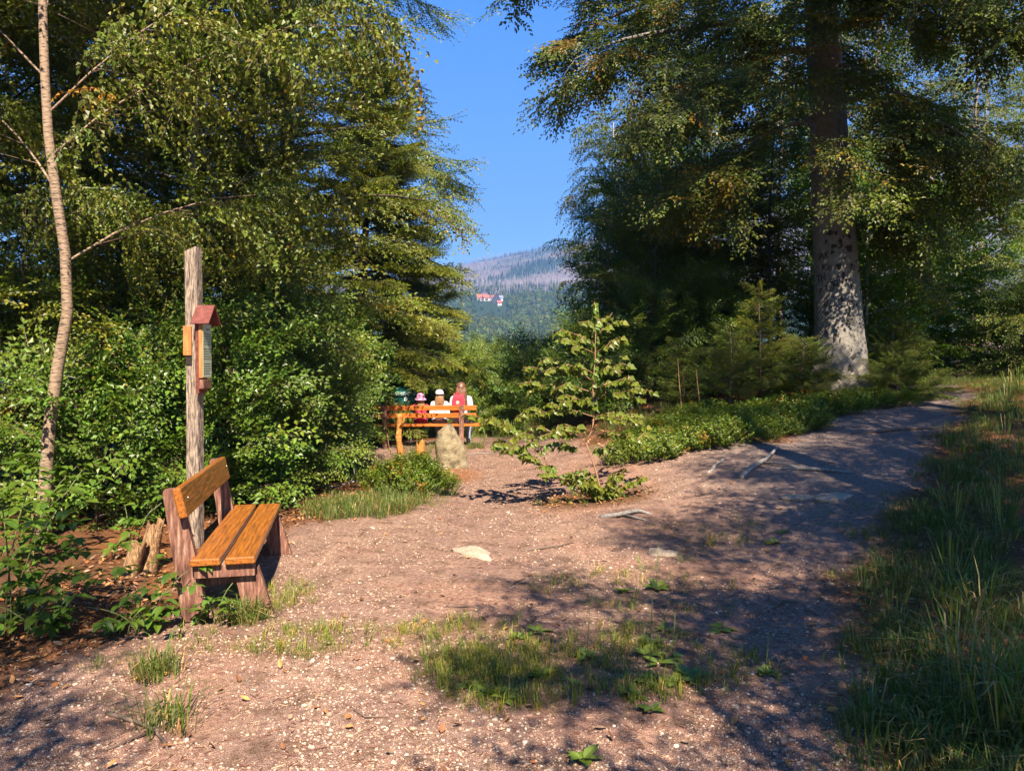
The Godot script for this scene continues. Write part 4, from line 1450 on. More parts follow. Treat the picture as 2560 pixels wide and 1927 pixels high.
func build_near_bench() -> void:
	# local axes: x along the bench (away from the walker), y up, z towards the sitter's front
	var o := thing("wooden_bench", "oiled plank bench with slanted brown legs beside the information post", "bench", on(-2.04, 4.64))
	o.position.y = height(-1.9, 5.5) - 0.01
	var ax := Vector3(-0.223, 0, -0.975).normalized()
	var az := Vector3(0.975, 0, -0.223).normalized()
	o.basis = Basis(ax, Vector3.UP, az)
	var place := func(x: float, y: float, z: float, tip := 0.0) -> Transform3D:
		return Transform3D(Basis(Vector3.RIGHT, tip), Vector3(x, y, z))
	plank("seat_plank", Vector3(2.0, 0.048, 0.185), M.oiled, o, place.call(1.0, 0.405, 0.0925), 0.008)
	plank("seat_plank", Vector3(2.0, 0.048, 0.185), M.oiled, o, place.call(1.0, 0.405, 0.3035), 0.008)
	plank("backrest", Vector3(1.82, 0.195, 0.052), M.oiled, o, place.call(0.92, 0.785, -0.055, -0.22), 0.008)
	plank("rail", Vector3(1.9, 0.07, 0.03), M.old_wood, o, place.call(1.0, 0.346, 0.198), 0.003)
	for x in [0.13, 1.82]:
		# front leg: a board slanting forward; rear support: a board from ground to backrest
		var leg := slab_mesh([Vector2(0.325, 0.0), Vector2(0.50, 0.012), Vector2(0.455, 0.17), Vector2(0.405, 0.335), Vector2(0.25, 0.335)], 0.066)
		var t := Transform3D(Basis(Vector3.BACK, Vector3.UP, Vector3.LEFT), Vector3(x, 0, 0))
		piece("front_leg", leg, M.brown_paint, o, t)
		var rear := slab_mesh([Vector2(-0.06, 0.0), Vector2(0.09, 0.0), Vector2(0.06, 0.2), Vector2(0.022, 0.42), Vector2(-0.035, 0.68), Vector2(-0.083, 0.845), Vector2(-0.10, 0.868), Vector2(-0.165, 0.862), Vector2(-0.172, 0.84), Vector2(-0.115, 0.42)], 0.068)
		piece("rear_leg", rear, M.brown_paint, o, t)
		plank("crossbeam", Vector3(0.05, 0.085, 0.37), M.brown_paint, o, place.call(x - 0.060 if x < 1.0 else x + 0.060, 0.336, 0.205), 0.004)
		plank("crossbeam", Vector3(0.045, 0.095, 0.36), M.brown_paint, o, place.call(x + 0.058 if x < 1.0 else x - 0.058, 0.262, 0.2), 0.004)
	var bolt := CylinderMesh.new()
	bolt.top_radius = 0.008
	bolt.bottom_radius = 0.009
	bolt.height = 0.006
	bolt.radial_segments = 10
	for x in [0.16, 1.79]:
		piece("bolt", bolt, M.steel, o, Transform3D(Basis(Vector3.RIGHT, PI / 2 - 0.22), Vector3(x, 0.80, -0.033)))


func build_post() -> void:
	var o := thing("information_post", "tall weathered post with a small roofed notice board behind the near bench", "sign post", on(-2.93, 6.8), -0.12)
	var w := 0.118
	# the post: sloped head, edges knocked off
	var st := begin(-1)
	var b := 0.012
	var foot := -0.1
	var ring := [Vector2(-w / 2 + b, w / 2), Vector2(w / 2 - b, w / 2), Vector2(w / 2, w / 2 - b), Vector2(w / 2, -w / 2 + b), Vector2(w / 2 - b, -w / 2), Vector2(-w / 2 + b, -w / 2), Vector2(-w / 2, -w / 2 + b), Vector2(-w / 2, w / 2 - b)]
	var top := func(q: Vector2) -> float: return 2.735 + 0.42 * q.x
	var steps := 14
	for i in 8:
		var p: Vector2 = ring[i]
		var q: Vector2 = ring[(i + 1) % 8]
		for k in steps:
			var u := float(k) / steps
			var v := float(k + 1) / steps
			var yp0: float = lerpf(foot, top.call(p), u)
			var yp1: float = lerpf(foot, top.call(p), v)
			var yq0: float = lerpf(foot, top.call(q), u)
			var yq1: float = lerpf(foot, top.call(q), v)
			var off := func(y: float) -> Vector3: return Vector3(0.008 * sin(y * 1.3), 0, 0.004 * sin(y * 2.1))
			quad(st, Vector3(p.x, yp0, p.y) + off.call(yp0), Vector3(q.x, yq0, q.y) + off.call(yq0), Vector3(q.x, yq1, q.y) + off.call(yq1), Vector3(p.x, yp1, p.y) + off.call(yp1))
	for i in range(1, 7):
		var cap := []
		for q in [ring[0], ring[i], ring[i + 1]]:
			var y: float = top.call(q)
			cap.append(Vector3(q.x + 0.008 * sin(y * 1.3), y, q.y + 0.004 * sin(y * 2.1)))
		tri(st, cap[0], cap[1], cap[2])
	piece("post", done(st), M.old_wood, o)
	# fresh board let into the front, and the slot under it
	plank("patch_board", Vector3(0.075, 0.27, 0.022), M.fresh_wood, o, Transform3D(Basis(), Vector3(-0.02, 1.90, w / 2 + 0.011)), 0.003)
	plank("slot_shade", Vector3(0.055, 0.07, 0.012), plain(Color(0.02, 0.012, 0.008), 0.9), o, Transform3D(Basis(), Vector3(-0.012, 1.715, w / 2 + 0.003)), 0.001)  # near-black block painted as the shade inside a notch; nothing is cut
	var screw := SphereMesh.new()
	screw.radius = 0.006
	screw.height = 0.008
	screw.radial_segments = 10
	screw.rings = 5
	piece("screw", screw, M.steel, o, Transform3D(Basis(), Vector3(-0.005, 1.815, w / 2 + 0.024)))
	piece("screw", screw, M.steel, o, Transform3D(Basis(), Vector3(-0.008, 1.99, w / 2 + 0.024)))
	# notice board: faces the path, that is to the side and a little back
	var n := Vector3(0.998, 0, -0.03).rotated(Vector3.UP, 0.12).normalized()
	var t := Vector3.UP.cross(n).normalized()
	var nb := Node3D.new()
	nb.name = "notice_board"
	o.add_child(nb)
	nb.transform = Transform3D(Basis(t, Vector3.UP, n), Vector3(0.085, 1.83, 0.02))
	# local x across the sheet, y up, z out of the board
	plank("back_board", Vector3(0.20, 0.70, 0.03), M.rust_paint, nb, Transform3D(Basis(), Vector3(0, -0.06, 0.0)), 0.003)
	plank("sheet_board", Vector3(0.215, 0.50, 0.034), M.fresh_wood, nb, Transform3D(Basis(), Vector3(0, -0.02, 0.033)), 0.003)
	var sheet_part := plank("paper", Vector3(0.20, 0.485, 0.003), M.sheet, nb, Transform3D(Basis(), Vector3(0, -0.02, 0.0525)), 0.0005)
	# printed lines: too small to read in the photograph, a heading and rows of text
	var r := RandomNumberGenerator.new()
	r.seed = 77
	st = begin(-1)
	for k in 19:
		var y := 0.195 - 0.0225 * k
		if k in [1, 7, 13]:
			continue
		var x := -0.085
		while x < 0.07:
			var l := r.randf_range(0.012, 0.035)
			if k == 0 and (x < -0.04 or x > 0.03):
				x += 0.02
				continue
			add_box(st, Vector3(minf(l, 0.085 - x), 0.009 if k else 0.013, 0.0006), 0.0001, Transform3D(Basis(), Vector3(x + l / 2, y, 0.0019)))
			x += l + 0.006
	piece("text", done(st), M.ink, sheet_part)
	plank("ledge", Vector3(0.19, 0.085, 0.045), M.brown_paint, nb, Transform3D(Basis(), Vector3(0, -0.325, 0.032)), 0.003)
	# little gable roof over the sheet, ridge pointing out
	var roof := Node3D.new()
	roof.name = "roof"
	nb.add_child(roof)
	for s in [-1.0, 1.0]:
		plank("roof_board", Vector3(0.235, 0.014, 0.165), M.rust_paint, roof, Transform3D(Basis(Vector3.BACK, -s * 0.86), Vector3(s * 0.079, 0.305, 0.045)), 0.003)
	var gable := slab_mesh([Vector2(-0.105, 0.22), Vector2(0.105, 0.22), Vector2(0.105, 0.235), Vector2(0, 0.355), Vector2(-0.105, 0.235)], 0.02)
	piece("gable", gable, M.rust_paint, roof, Transform3D(Basis(), Vector3(0, 0, 0.02)))


func build_far_bench() -> void:
	var mid := Vector2(-1.87, 15.75)
	var o := thing("wooden_bench", "long orange slatted bench with three seated people looking at the valley", "bench", on(mid.x, mid.y, 0.0), 0.06)
	o.position.y = 0.0
	# local x along the bench, -z is the front (towards the valley)
	for y in [[0.845, 0.105, 0.028], [0.68, 0.10, 0.008]]:
		plank("back_slat", Vector3(2.22, y[1], 0.034), M.rail, o, Transform3D(Basis(Vector3.RIGHT, 0.12), Vector3(0, y[0], y[2] - 0.055)), 0.006)
	for k in 3:
		plank("seat_slat", Vector3(2.34, 0.05, 0.115), M.rail, o, Transform3D(Basis(Vector3.RIGHT, 0.03), Vector3(0.08, 0.468, -0.13 - 0.135 * k)), 0.006)
	for x in [-0.84, 0.79]:
		var t := Transform3D(Basis(Vector3.BACK, Vector3.UP, Vector3.LEFT), Vector3(x, 0, 0))
		piece("rear_leg", slab_mesh([Vector2(-0.05, -0.05), Vector2(0.05, -0.05), Vector2(0.005, 0.42), Vector2(0.065, 0.90), Vector2(0.0, 0.905), Vector2(-0.06, 0.42)], 0.095), M.brown_paint, o, t)
		piece("front_leg", slab_mesh([Vector2(-0.47, -0.05), Vector2(-0.37, -0.05), Vector2(-0.37, 0.405), Vector2(-0.47, 0.405)], 0.09), M.brown_paint, o, t)
		plank("crossbeam", Vector3(0.085, 0.07, 0.36), M.brown_paint, o, Transform3D(Basis(), Vector3(x, 0.42, -0.25)), 0.004)
		var bolt := SphereMesh.new()
		bolt.radius = 0.012
		bolt.height = 0.014
		bolt.radial_segments = 8
		bolt.rings = 4
		for y in [0.845, 0.68]:
			piece("bolt", bolt, M.steel, o, Transform3D(Basis(), Vector3(x, y, 0.03 + 0.10 * (y - 0.62))))


func build_bin() -> void:
	var o := thing("waste_bin", "dark green waste bin with a sloping lid and white sticker behind the far bench", "bin", on(-2.52, 17.2), 0.25)
	var green := grained(noise_picture(131, 0.03, 3, [[0.0, lin(0.006, 0.055, 0.05)], [0.5, lin(0.010, 0.085, 0.075)], [1.0, lin(0.02, 0.12, 0.10)]], 128), Vector3(2, 2, 2), 0.4)
	var st := begin(-1)
	var lo := [Vector3(-0.2, 0.42, -0.17), Vector3(0.2, 0.42, -0.17), Vector3(0.2, 0.42, 0.17), Vector3(-0.2, 0.42, 0.17)]
	var hi := [Vector3(-0.235, 1.16, -0.2), Vector3(0.235, 1.16, -0.2), Vector3(0.235, 1.06, 0.2), Vector3(-0.235, 1.06, 0.2)]
	var mid := Vector3(0, 0.8, 0)
	for k in 4:
		var n := (k + 1) % 4
		tri_out(st, lo[k], lo[n], hi[n], mid)
		tri_out(st, lo[k], hi[n], hi[k], mid)
	tri_out(st, lo[0], lo[1], lo[2], mid)
	tri_out(st, lo[0], lo[2], lo[3], mid)
	tri_out(st, hi[0], hi[1], hi[2], mid)
	tri_out(st, hi[0], hi[2], hi[3], mid)
	piece("body", done(st), green, o)
	# domed lid
	var rows := []
	for i in 6:
		var a := PI * i / 5.0
		rows.append(Vector2(-cos(a) * 0.24, 1.13 + sin(a) * 0.13 + cos(a) * 0.055))
	st = begin(-1)
	for i in 5:
		var a: Vector2 = rows[i]
		var c: Vector2 = rows[i + 1]
		tri_out(st, Vector3(-0.265, a.y, a.x), Vector3(0.265, a.y, a.x), Vector3(0.265, c.y, c.x), mid)
		tri_out(st, Vector3(-0.265, a.y, a.x), Vector3(0.265, c.y, c.x), Vector3(-0.265, c.y, c.x), mid)
		for s in [-0.265, 0.265]:
			tri_out(st, Vector3(s, a.y, a.x), Vector3(s, c.y, c.x), Vector3(s, 1.1, 0), mid)
	piece("lid", done(st), green, o)
	plank("sticker", Vector3(0.075, 0.095, 0.004), plain(Color(0.72, 0.74, 0.74), 0.5), o, Transform3D(Basis(Vector3.RIGHT, 0.05), Vector3(0.02, 1.0, 0.1985)), 0.0008)
	for s in [-0.16, 0.16]:
		plank("leg", Vector3(0.05, 0.5, 0.05), M.steel, o, Transform3D(Basis(), Vector3(s, 0.17, 0)), 0.004)


# ---------------------------------------------------------------- people

# bones: [a, radius a, b, radius b]; one smooth skin round all of them
func skin(st: SurfaceTool, bones: Array, cell: float, blend: float, at := Transform3D(), cut = null) -> void:
	var lo := Vector3.ONE * 1e9
	var hi := -lo
	for b in bones:
		var r := maxf(b[1], b[3])
		lo = lo.min(b[0].min(b[2]) - Vector3.ONE * (r + 3.0 * cell))
		hi = hi.max(b[0].max(b[2]) + Vector3.ONE * (r + 3.0 * cell))
	var nx := int((hi.x - lo.x) / cell) + 2
	var ny := int((hi.y - lo.y) / cell) + 2
	var nz := int((hi.z - lo.z) / cell) + 2
	var f := PackedFloat32Array()
	f.resize(nx * ny * nz)
	f.fill(1.0)
	for b in bones:
		var a: Vector3 = b[0]
		var e: Vector3 = b[2]
		var ra: float = b[1]
		var rb: float = b[3]
		var ab := e - a
		var l2 := maxf(ab.length_squared(), 1e-9)
		var pad := maxf(ra, rb) + blend + 2.0 * cell
		var p0: Vector3 = ((a.min(e) - Vector3.ONE * pad - lo) / cell).floor().max(Vector3.ZERO)
		var p1: Vector3 = ((a.max(e) + Vector3.ONE * pad - lo) / cell).ceil()
		for z in range(int(p0.z), mini(int(p1.z) + 1, nz)):
			for y in range(int(p0.y), mini(int(p1.y) + 1, ny)):
				for x in range(int(p0.x), mini(int(p1.x) + 1, nx)):
					var p := lo + Vector3(x, y, z) * cell
					var t := clampf((p - a).dot(ab) / l2, 0.0, 1.0)
					var dd := p.distance_to(a + ab * t) - lerpf(ra, rb, t)
					var i := (z * ny + y) * nx + x
					var g := f[i]
					var h := maxf(blend - absf(g - dd), 0.0) / blend
					f[i] = minf(g, dd) - h * h * blend * 0.25
	if cut != null:
		for z in nz:
			for y in ny:
				for x in nx:
					var i := (z * ny + y) * nx + x
					f[i] = maxf(f[i], cut.call(lo + Vector3(x, y, z) * cell))
	var ids := PackedInt32Array()
	ids.resize(f.size())
	ids.fill(-1)
	var pts := PackedVector3Array()
	var step := [1, nx, nx * ny]
	for z in nz - 1:
		for y in ny - 1:
			for x in nx - 1:
				var i := (z * ny + y) * nx + x
				var n_in := 0
				for k in 8:
					if f[i + (k & 1) + ((k >> 1) & 1) * nx + ((k >> 2) & 1) * nx * ny] < 0.0:
						n_in += 1
				if n_in == 0 or n_in == 8:
					continue
				var sum := Vector3.ZERO
				var n := 0
				for k in 8:
					for axis in 3:
						if (k >> axis) & 1:
							continue
						var v0 := f[i + (k & 1) + ((k >> 1) & 1) * nx + ((k >> 2) & 1) * nx * ny]
						var v1 := f[i + (k & 1) + ((k >> 1) & 1) * nx + ((k >> 2) & 1) * nx * ny + step[axis]]
						if (v0 < 0.0) != (v1 < 0.0):
							var q := Vector3(k & 1, (k >> 1) & 1, (k >> 2) & 1)
							q[axis] += v0 / (v0 - v1)
							sum += q
							n += 1
				ids[i] = pts.size()
				pts.append(at * (lo + (Vector3(x, y, z) + sum / n) * cell))
	st.set_smooth_group(0)
	for z in range(1, nz - 1):
		for y in range(1, ny - 1):
			for x in range(1, nx - 1):
				var i := (z * ny + y) * nx + x
				for axis in 3:
					var v0 := f[i]
					var v1 := f[i + step[axis]]
					if (v0 < 0.0) == (v1 < 0.0):
						continue
					var u: int = step[(axis + 1) % 3]
					var w: int = step[(axis + 2) % 3]
					var a := ids[i]
					var b := ids[i - u]
					var c := ids[i - u - w]
					var d := ids[i - w]
					if a < 0 or b < 0 or c < 0 or d < 0:
						continue
					if v0 < 0.0:
						quad(st, pts[a], pts[b], pts[c], pts[d])
					else:
						quad(st, pts[a], pts[d], pts[c], pts[b])


func mirror(v: Vector3) -> Vector3:
	return Vector3(-v.x, v.y, v.z)


# sitting figure, origin on the seat, facing -z; sizes for an adult, scaled by s
func figure(s: float, slim := 1.0) -> Dictionary:
	var b := {}
	var v := func(x: float, y: float, z: float) -> Vector3: return Vector3(x, y, z) * s
	var k := s * slim
	b.torso = [
		[v.call(-0.07, 0.10, 0.0), 0.125 * k, v.call(0.07, 0.10, 0.0), 0.125 * k], [v.call(0, 0.12, 0.01), 0.135 * k, v.call(0, 0.30, 0.02), 0.115 * k],
		[v.call(-0.045, 0.30, 0.02), 0.095 * k, v.call(-0.07, 0.46, 0.01), 0.095 * k], [v.call(0.045, 0.30, 0.02), 0.095 * k, v.call(0.07, 0.46, 0.01), 0.095 * k],
		[v.call(-0.15, 0.535, 0.01), 0.055 * k, v.call(0.15, 0.535, 0.01), 0.055 * k], [v.call(0, 0.46, 0.01), 0.11 * k, v.call(0, 0.55, 0.0), 0.07 * k]]
	b.neck = [[v.call(0, 0.54, 0.0), 0.055 * k, v.call(0, 0.68, -0.015), 0.048 * k]]
	b.head = [
		[v.call(0, 0.765, 0.0), 0.092 * s, v.call(0, 0.80, 0.0), 0.095 * s], [v.call(0, 0.70, -0.055), 0.045 * s, v.call(0, 0.75, -0.04), 0.075 * s],
		[v.call(0, 0.745, -0.095), 0.014 * s, v.call(0, 0.725, -0.112), 0.015 * s],
		[v.call(0.09, 0.745, 0.0), 0.012 * s, v.call(0.097, 0.775, 0.008), 0.016 * s], [v.call(-0.09, 0.745, 0.0), 0.012 * s, v.call(-0.097, 0.775, 0.008), 0.016 * s],
		[v.call(-0.02, 0.697, -0.092), 0.008 * s, v.call(0.02, 0.697, -0.092), 0.008 * s]]
	b.upper_arm = [[v.call(0.175, 0.52, 0.01), 0.056 * k, v.call(0.225, 0.28, 0.02), 0.042 * k]]
	b.lower_arm = [[v.call(0.225, 0.28, 0.02), 0.041 * k, v.call(0.125, 0.175, -0.22), 0.028 * k]]
	b.thigh = [[v.call(0.09, 0.085, -0.02), 0.095 * k, v.call(0.105, 0.06, -0.43), 0.062 * k]]
	b.shin = [[v.call(0.105, 0.06, -0.43), 0.060 * k, v.call(0.105, -0.12, -0.44), 0.056 * k], [v.call(0.105, -0.12, -0.44), 0.056 * k, v.call(0.105, -0.385, -0.45), 0.036 * k]]
	b.foot = [[v.call(0.105, -0.42, -0.44), 0.042 * k, v.call(0.115, -0.435, -0.60), 0.034 * k]]
	return b


func both(list: Array) -> Array:
	var out := list.duplicate()
	for b in list:
		out.append([mirror(b[0]), b[1], mirror(b[2]), b[3]])
	return out


func fatter(list: Array, by: float) -> Array:
	var out := []
	for b in list:
		out.append([b[0], b[1] + by, b[2], b[3] + by])
	return out


func hand_mesh() -> ArrayMesh:
	# palm down, fingers pointing -z, thumb on the -x side; 0.17 m long
	var bones := [
		[Vector3(-0.022, 0, -0.03), 0.016, Vector3(-0.026, 0, -0.075), 0.013], [Vector3(0.0, 0, -0.02), 0.017, Vector3(-0.008, 0.002, -0.085), 0.013],
		[Vector3(0.015, 0, -0.02), 0.016, Vector3(0.011, 0, -0.08), 0.012], [Vector3(0.024, 0, -0.025), 0.014, Vector3(0.028, -0.002, -0.07), 0.011], [Vector3(0, 0, 0.01), 0.026, Vector3(0, 0, -0.03), 0.02]]
	var tips := [[Vector3(-0.027, 0, -0.08), 0.036, 0.033, -0.10], [Vector3(-0.009, 0.002, -0.088), 0.04, 0.038, -0.03], [Vector3(0.011, 0, -0.084), 0.038, 0.034, 0.05], [Vector3(0.029, -0.002, -0.074), 0.03, 0.027, 0.14]]
	for t in tips:
		var side: float = t[3]
		var k: Vector3 = t[0] + Vector3(side * 0.5, -0.25, -1.0).normalized() * t[1]
		var e: Vector3 = k + Vector3(side * 0.3, -0.75, -0.7).normalized() * t[2]
		bones.append([t[0], 0.0095, k, 0.0088])
		bones.append([k, 0.0088, e, 0.0075])
	bones.append([Vector3(-0.028, -0.004, -0.015), 0.014, Vector3(-0.052, -0.012, -0.045), 0.011])
	bones.append([Vector3(-0.052, -0.012, -0.045), 0.0105, Vector3(-0.056, -0.02, -0.078), 0.0085])
	var st := begin(0)
	skin(st, bones, 0.0042, 0.007)
	return done(st)


func lathe(profile: Array, sides := 24, squash := 1.0, close := false) -> ArrayMesh:
	var st := begin(0)
	for i in profile.size() - 1:
		for k in sides:
			var a := TAU * k / sides
			var b := TAU * (k + 1) / sides
			var p: Vector2 = profile[i]
			var q: Vector2 = profile[i + 1]
			quad(st, Vector3(cos(a) * p.x, p.y, -sin(a) * p.x * squash), Vector3(cos(b) * p.x, p.y, -sin(b) * p.x * squash), Vector3(cos(b) * q.x, q.y, -sin(b) * q.x * squash), Vector3(cos(a) * q.x, q.y, -sin(a) * q.x * squash))
	return done(st)


func cloth(c: Color) -> StandardMaterial3D:
	var m := grained(noise_picture(int(c.r * 500) + int(c.b * 90) + 3, 0.03, 4, [[0.0, Color(c.r * 0.8, c.g * 0.8, c.b * 0.8).linear_to_srgb()], [1.0, Color(minf(c.r * 1.12, 1), minf(c.g * 1.12, 1), minf(c.b * 1.12, 1)).linear_to_srgb()]], 128), Vector3(3, 3, 3), 0.9, bumps(301, 0.03, 3, 256, FastNoiseLite.TYPE_SIMPLEX_SMOOTH, 10.0), 0.5)
	m.rim_enabled = true
	m.rim = 0.3
	return m


# strands from the crown down the back to the given height
func add_hair(st: SurfaceTool, s: float, low: float, wide: float, n: int, seed_no: int, top := true) -> void:
	var r := RandomNumberGenerator.new()
	r.seed = seed_no
	if top:
		skin(st, [[Vector3(0, 0.785, 0.012) * s, 0.101 * s, Vector3(0, 0.80, 0.012) * s, 0.102 * s], [Vector3(0, 0.76, 0.04) * s, 0.085 * s, Vector3(0, 0.68, 0.05) * s, 0.07 * s]], 0.014 * s, 0.03 * s, Transform3D(), func(p: Vector3) -> float: return -(p.z / s + 0.045) if p.y / s < 0.86 else -0.05)
	for k in n:
		var a := lerpf(-1.45, 1.45, (k + r.randf()) / n)
		var p := Vector3(sin(a) * 0.09, 0.80 - r.randf() * 0.08, 0.02 + cos(a) * 0.085) * s
		var end_y := low + r.randf_range(-0.05, 0.06)
		var pts := [p]
		var rr := [0.02 * s]
		for i in 5:
			var u := (i + 1) / 5.0
			var x := sin(a) * lerpf(0.095, wide, ramp(0.0, 0.7, u)) + 0.012 * rough.get_noise_2d(k * 77.0, u * 200.0)
			var z := lerpf(0.03 + cos(a) * 0.09, 0.045 + 0.085 * cos(a), u) + 0.03 * sin(u * PI) * cos(a)
			pts.append(Vector3(x, lerpf(p.y / s, end_y, u), z) * s)
			rr.append(lerpf(0.02, 0.006, u) * s)
		add_tube(st, pts, rr, 6)


func person(label: String, at: Vector3, turn: float, s: float, look: Dictionary) -> Node3D:
	var o := thing("person", label, "person", at, turn, "people on the far bench")
	var b := figure(s, look.get("slim", 1.0))
	var flesh := plain(Color(0.60, 0.37, 0.27), 0.55)
	flesh.subsurf_scatter_enabled = true
	flesh.subsurf_scatter_strength = 0.15
	var st := begin(0)
	skin(st, b.torso + b.neck + b.head + both(b.upper_arm + b.lower_arm + b.thigh + b.shin + b.foot), 0.0135 * maxf(s, 0.8), 0.028 * s)
	var hand: ArrayMesh = M.hand
	for m in [1.0, -1.0]:
		var t := Transform3D(Basis(Vector3.UP, 0.35 * m).scaled(Vector3.ONE * s * 1.02), Vector3(0.125 * m, 0.175, -0.225) * s)
		if m < 0:
			t.basis = t.basis * Basis(Vector3.BACK, PI)
		st.append_from(hand, 0, t)
	piece("body", done(st), flesh, o)
	# clothes
	st = begin(0)
	var sleeve: float = look.get("sleeve", 0.40) * s
	skin(st, fatter(b.torso, 0.014 * s) + fatter(both(b.upper_arm), 0.017 * s), 0.0135 * maxf(s, 0.8), 0.03 * s, Transform3D(), func(p: Vector3) -> float: return maxf(maxf(0.085 * s - p.y, p.y - 0.60 * s), (sleeve - p.y) if absf(p.x) > 0.178 * s else -1.0))
	piece("shirt", done(st), cloth(look.shirt), o)
	st = begin(0)
	var hem: float = look.get("hem", -0.30) * s
	skin(st, fatter([b.torso[0]], 0.022 * s) + fatter(both(b.thigh + (b.shin if look.get("long", false) else [])), 0.016 * s), 0.0135 * maxf(s, 0.8), 0.03 * s, Transform3D(), func(p: Vector3) -> float: return maxf(p.y - 0.13 * s, -1.0 if look.get("long", false) else hem - p.z))
	piece("trousers", done(st), cloth(look.trousers), o)
	st = begin(0)
	skin(st, fatter(both(b.foot), 0.008 * s), 0.012, 0.02 * s)
	piece("shoe", done(st), cloth(look.get("shoes", Color(0.5, 0.5, 0.5))), o)
	st = begin(0)
	add_hair(st, s, look.hair_low, look.hair_wide, look.hair_n, look.seed)
	var hair := plain(look.hair, 0.42)
	hair.anisotropy_enabled = false
	piece("hair", done(st), hair, o)
	return o


func build_people() -> void:
	M.hand = hand_mesh()
	var seat := height(-1.6, 16.0) * 0.0 + 0.493
	var o := person("small child in a pink sun hat and crimson shirt on the far bench", Vector3(-2.0, seat, -16.15), 0.06, 0.70, {
		shirt = Color(0.58, 0.035, 0.085), trousers = Color(0.30, 0.02, 0.05), hair = Color(0.42, 0.26, 0.11), hair_low = 0.50, hair_wide = 0.12, hair_n = 22, seed = 5, slim = 1.08, hem = -0.3})
	var hat := lathe([Vector2(0.001, 0.925), Vector2(0.05, 0.922), Vector2(0.088, 0.905), Vector2(0.104, 0.87), Vector2(0.112, 0.815), Vector2(0.118, 0.795), Vector2(0.16, 0.745), Vector2(0.175, 0.73), Vector2(0.172, 0.724), Vector2(0.114, 0.785), Vector2(0.104, 0.80)], 28, 1.08)
	var pink := cloth(Color(0.66, 0.26, 0.42))
	piece("sun_hat", hat, pink, o, Transform3D(Basis(Vector3.RIGHT, 0.06).scaled(Vector3.ONE * 0.74), Vector3(0, -0.022, 0.012)))
	o = person("child in a white cap and white shirt sitting between pink hat and backpack", Vector3(-1.585, seat, -16.17), 0.02, 0.80, {
		shirt = Color(0.74, 0.74, 0.75), trousers = Color(0.20, 0.18, 0.21), hair = Color(0.25, 0.13, 0.06), hair_low = 0.42, hair_wide = 0.13, hair_n = 26, seed = 8, slim = 1.0, long = true, sleeve = 0.2})
	var cap := begin(0)
	var white := cloth(Color(0.78, 0.78, 0.78))
	piece("cap", lathe([Vector2(0.001, 0.918), Vector2(0.045, 0.912), Vector2(0.08, 0.893), Vector2(0.10, 0.862), Vector2(0.109, 0.825), Vector2(0.111, 0.79), Vector2(0.106, 0.79)], 28, 1.1), white, o, Transform3D(Basis(Vector3.RIGHT, 0.05).scaled(Vector3.ONE * 0.82), Vector3(0, -0.012, 0.012)))
	piece("cap_peak", lathe([Vector2(0.105, 0.795), Vector2(0.15, 0.785), Vector2(0.15, 0.78), Vector2(0.105, 0.79)], 28, 1.0), white, o, Transform3D(Basis().scaled(Vector3(0.62, 0.82, 0.9)), Vector3(0, -0.012, -0.075)))
	# arched opening and strap at the back of the cap
	add_tube(cap, arch(0.034, 0.0, 12), filled(0.0065, 13), 6)
	add_tube(cap, [Vector3(-0.036, -0.002, 0), Vector3(0, -0.004, 0.004), Vector3(0.036, -0.002, 0)], filled(0.007, 3), 6)
	piece("cap_strap", done(cap), plain(Color(0.05, 0.045, 0.045), 0.7), o, Transform3D(Basis(Vector3.RIGHT, -0.12), Vector3(0, 0.642, 0.108)))
	o = person("long-haired woman in a pale shirt wearing a red backpack on the far bench", Vector3(-1.115, seat, -16.2), -0.05, 1.0, {
		shirt = Color(0.70, 0.58, 0.63), trousers = Color(0.30, 0.36, 0.45), hair = Color(0.135, 0.06, 0.032), hair_low = 0.34, hair_wide = 0.15, hair_n = 34, seed = 12, slim = 0.95, long = true, sleeve = 0.38})
	build_backpack()


func arch(rad: float, z: float, n: int) -> Array:
	var out := []
	for k in n + 1:
		var a := PI * k / n
		out.append(Vector3(cos(a) * rad, sin(a) * rad * 0.9, z))
	return out


func filled(v: float, n: int) -> Array:
	var out := []
	out.resize(n)
	out.fill(v)
	return out


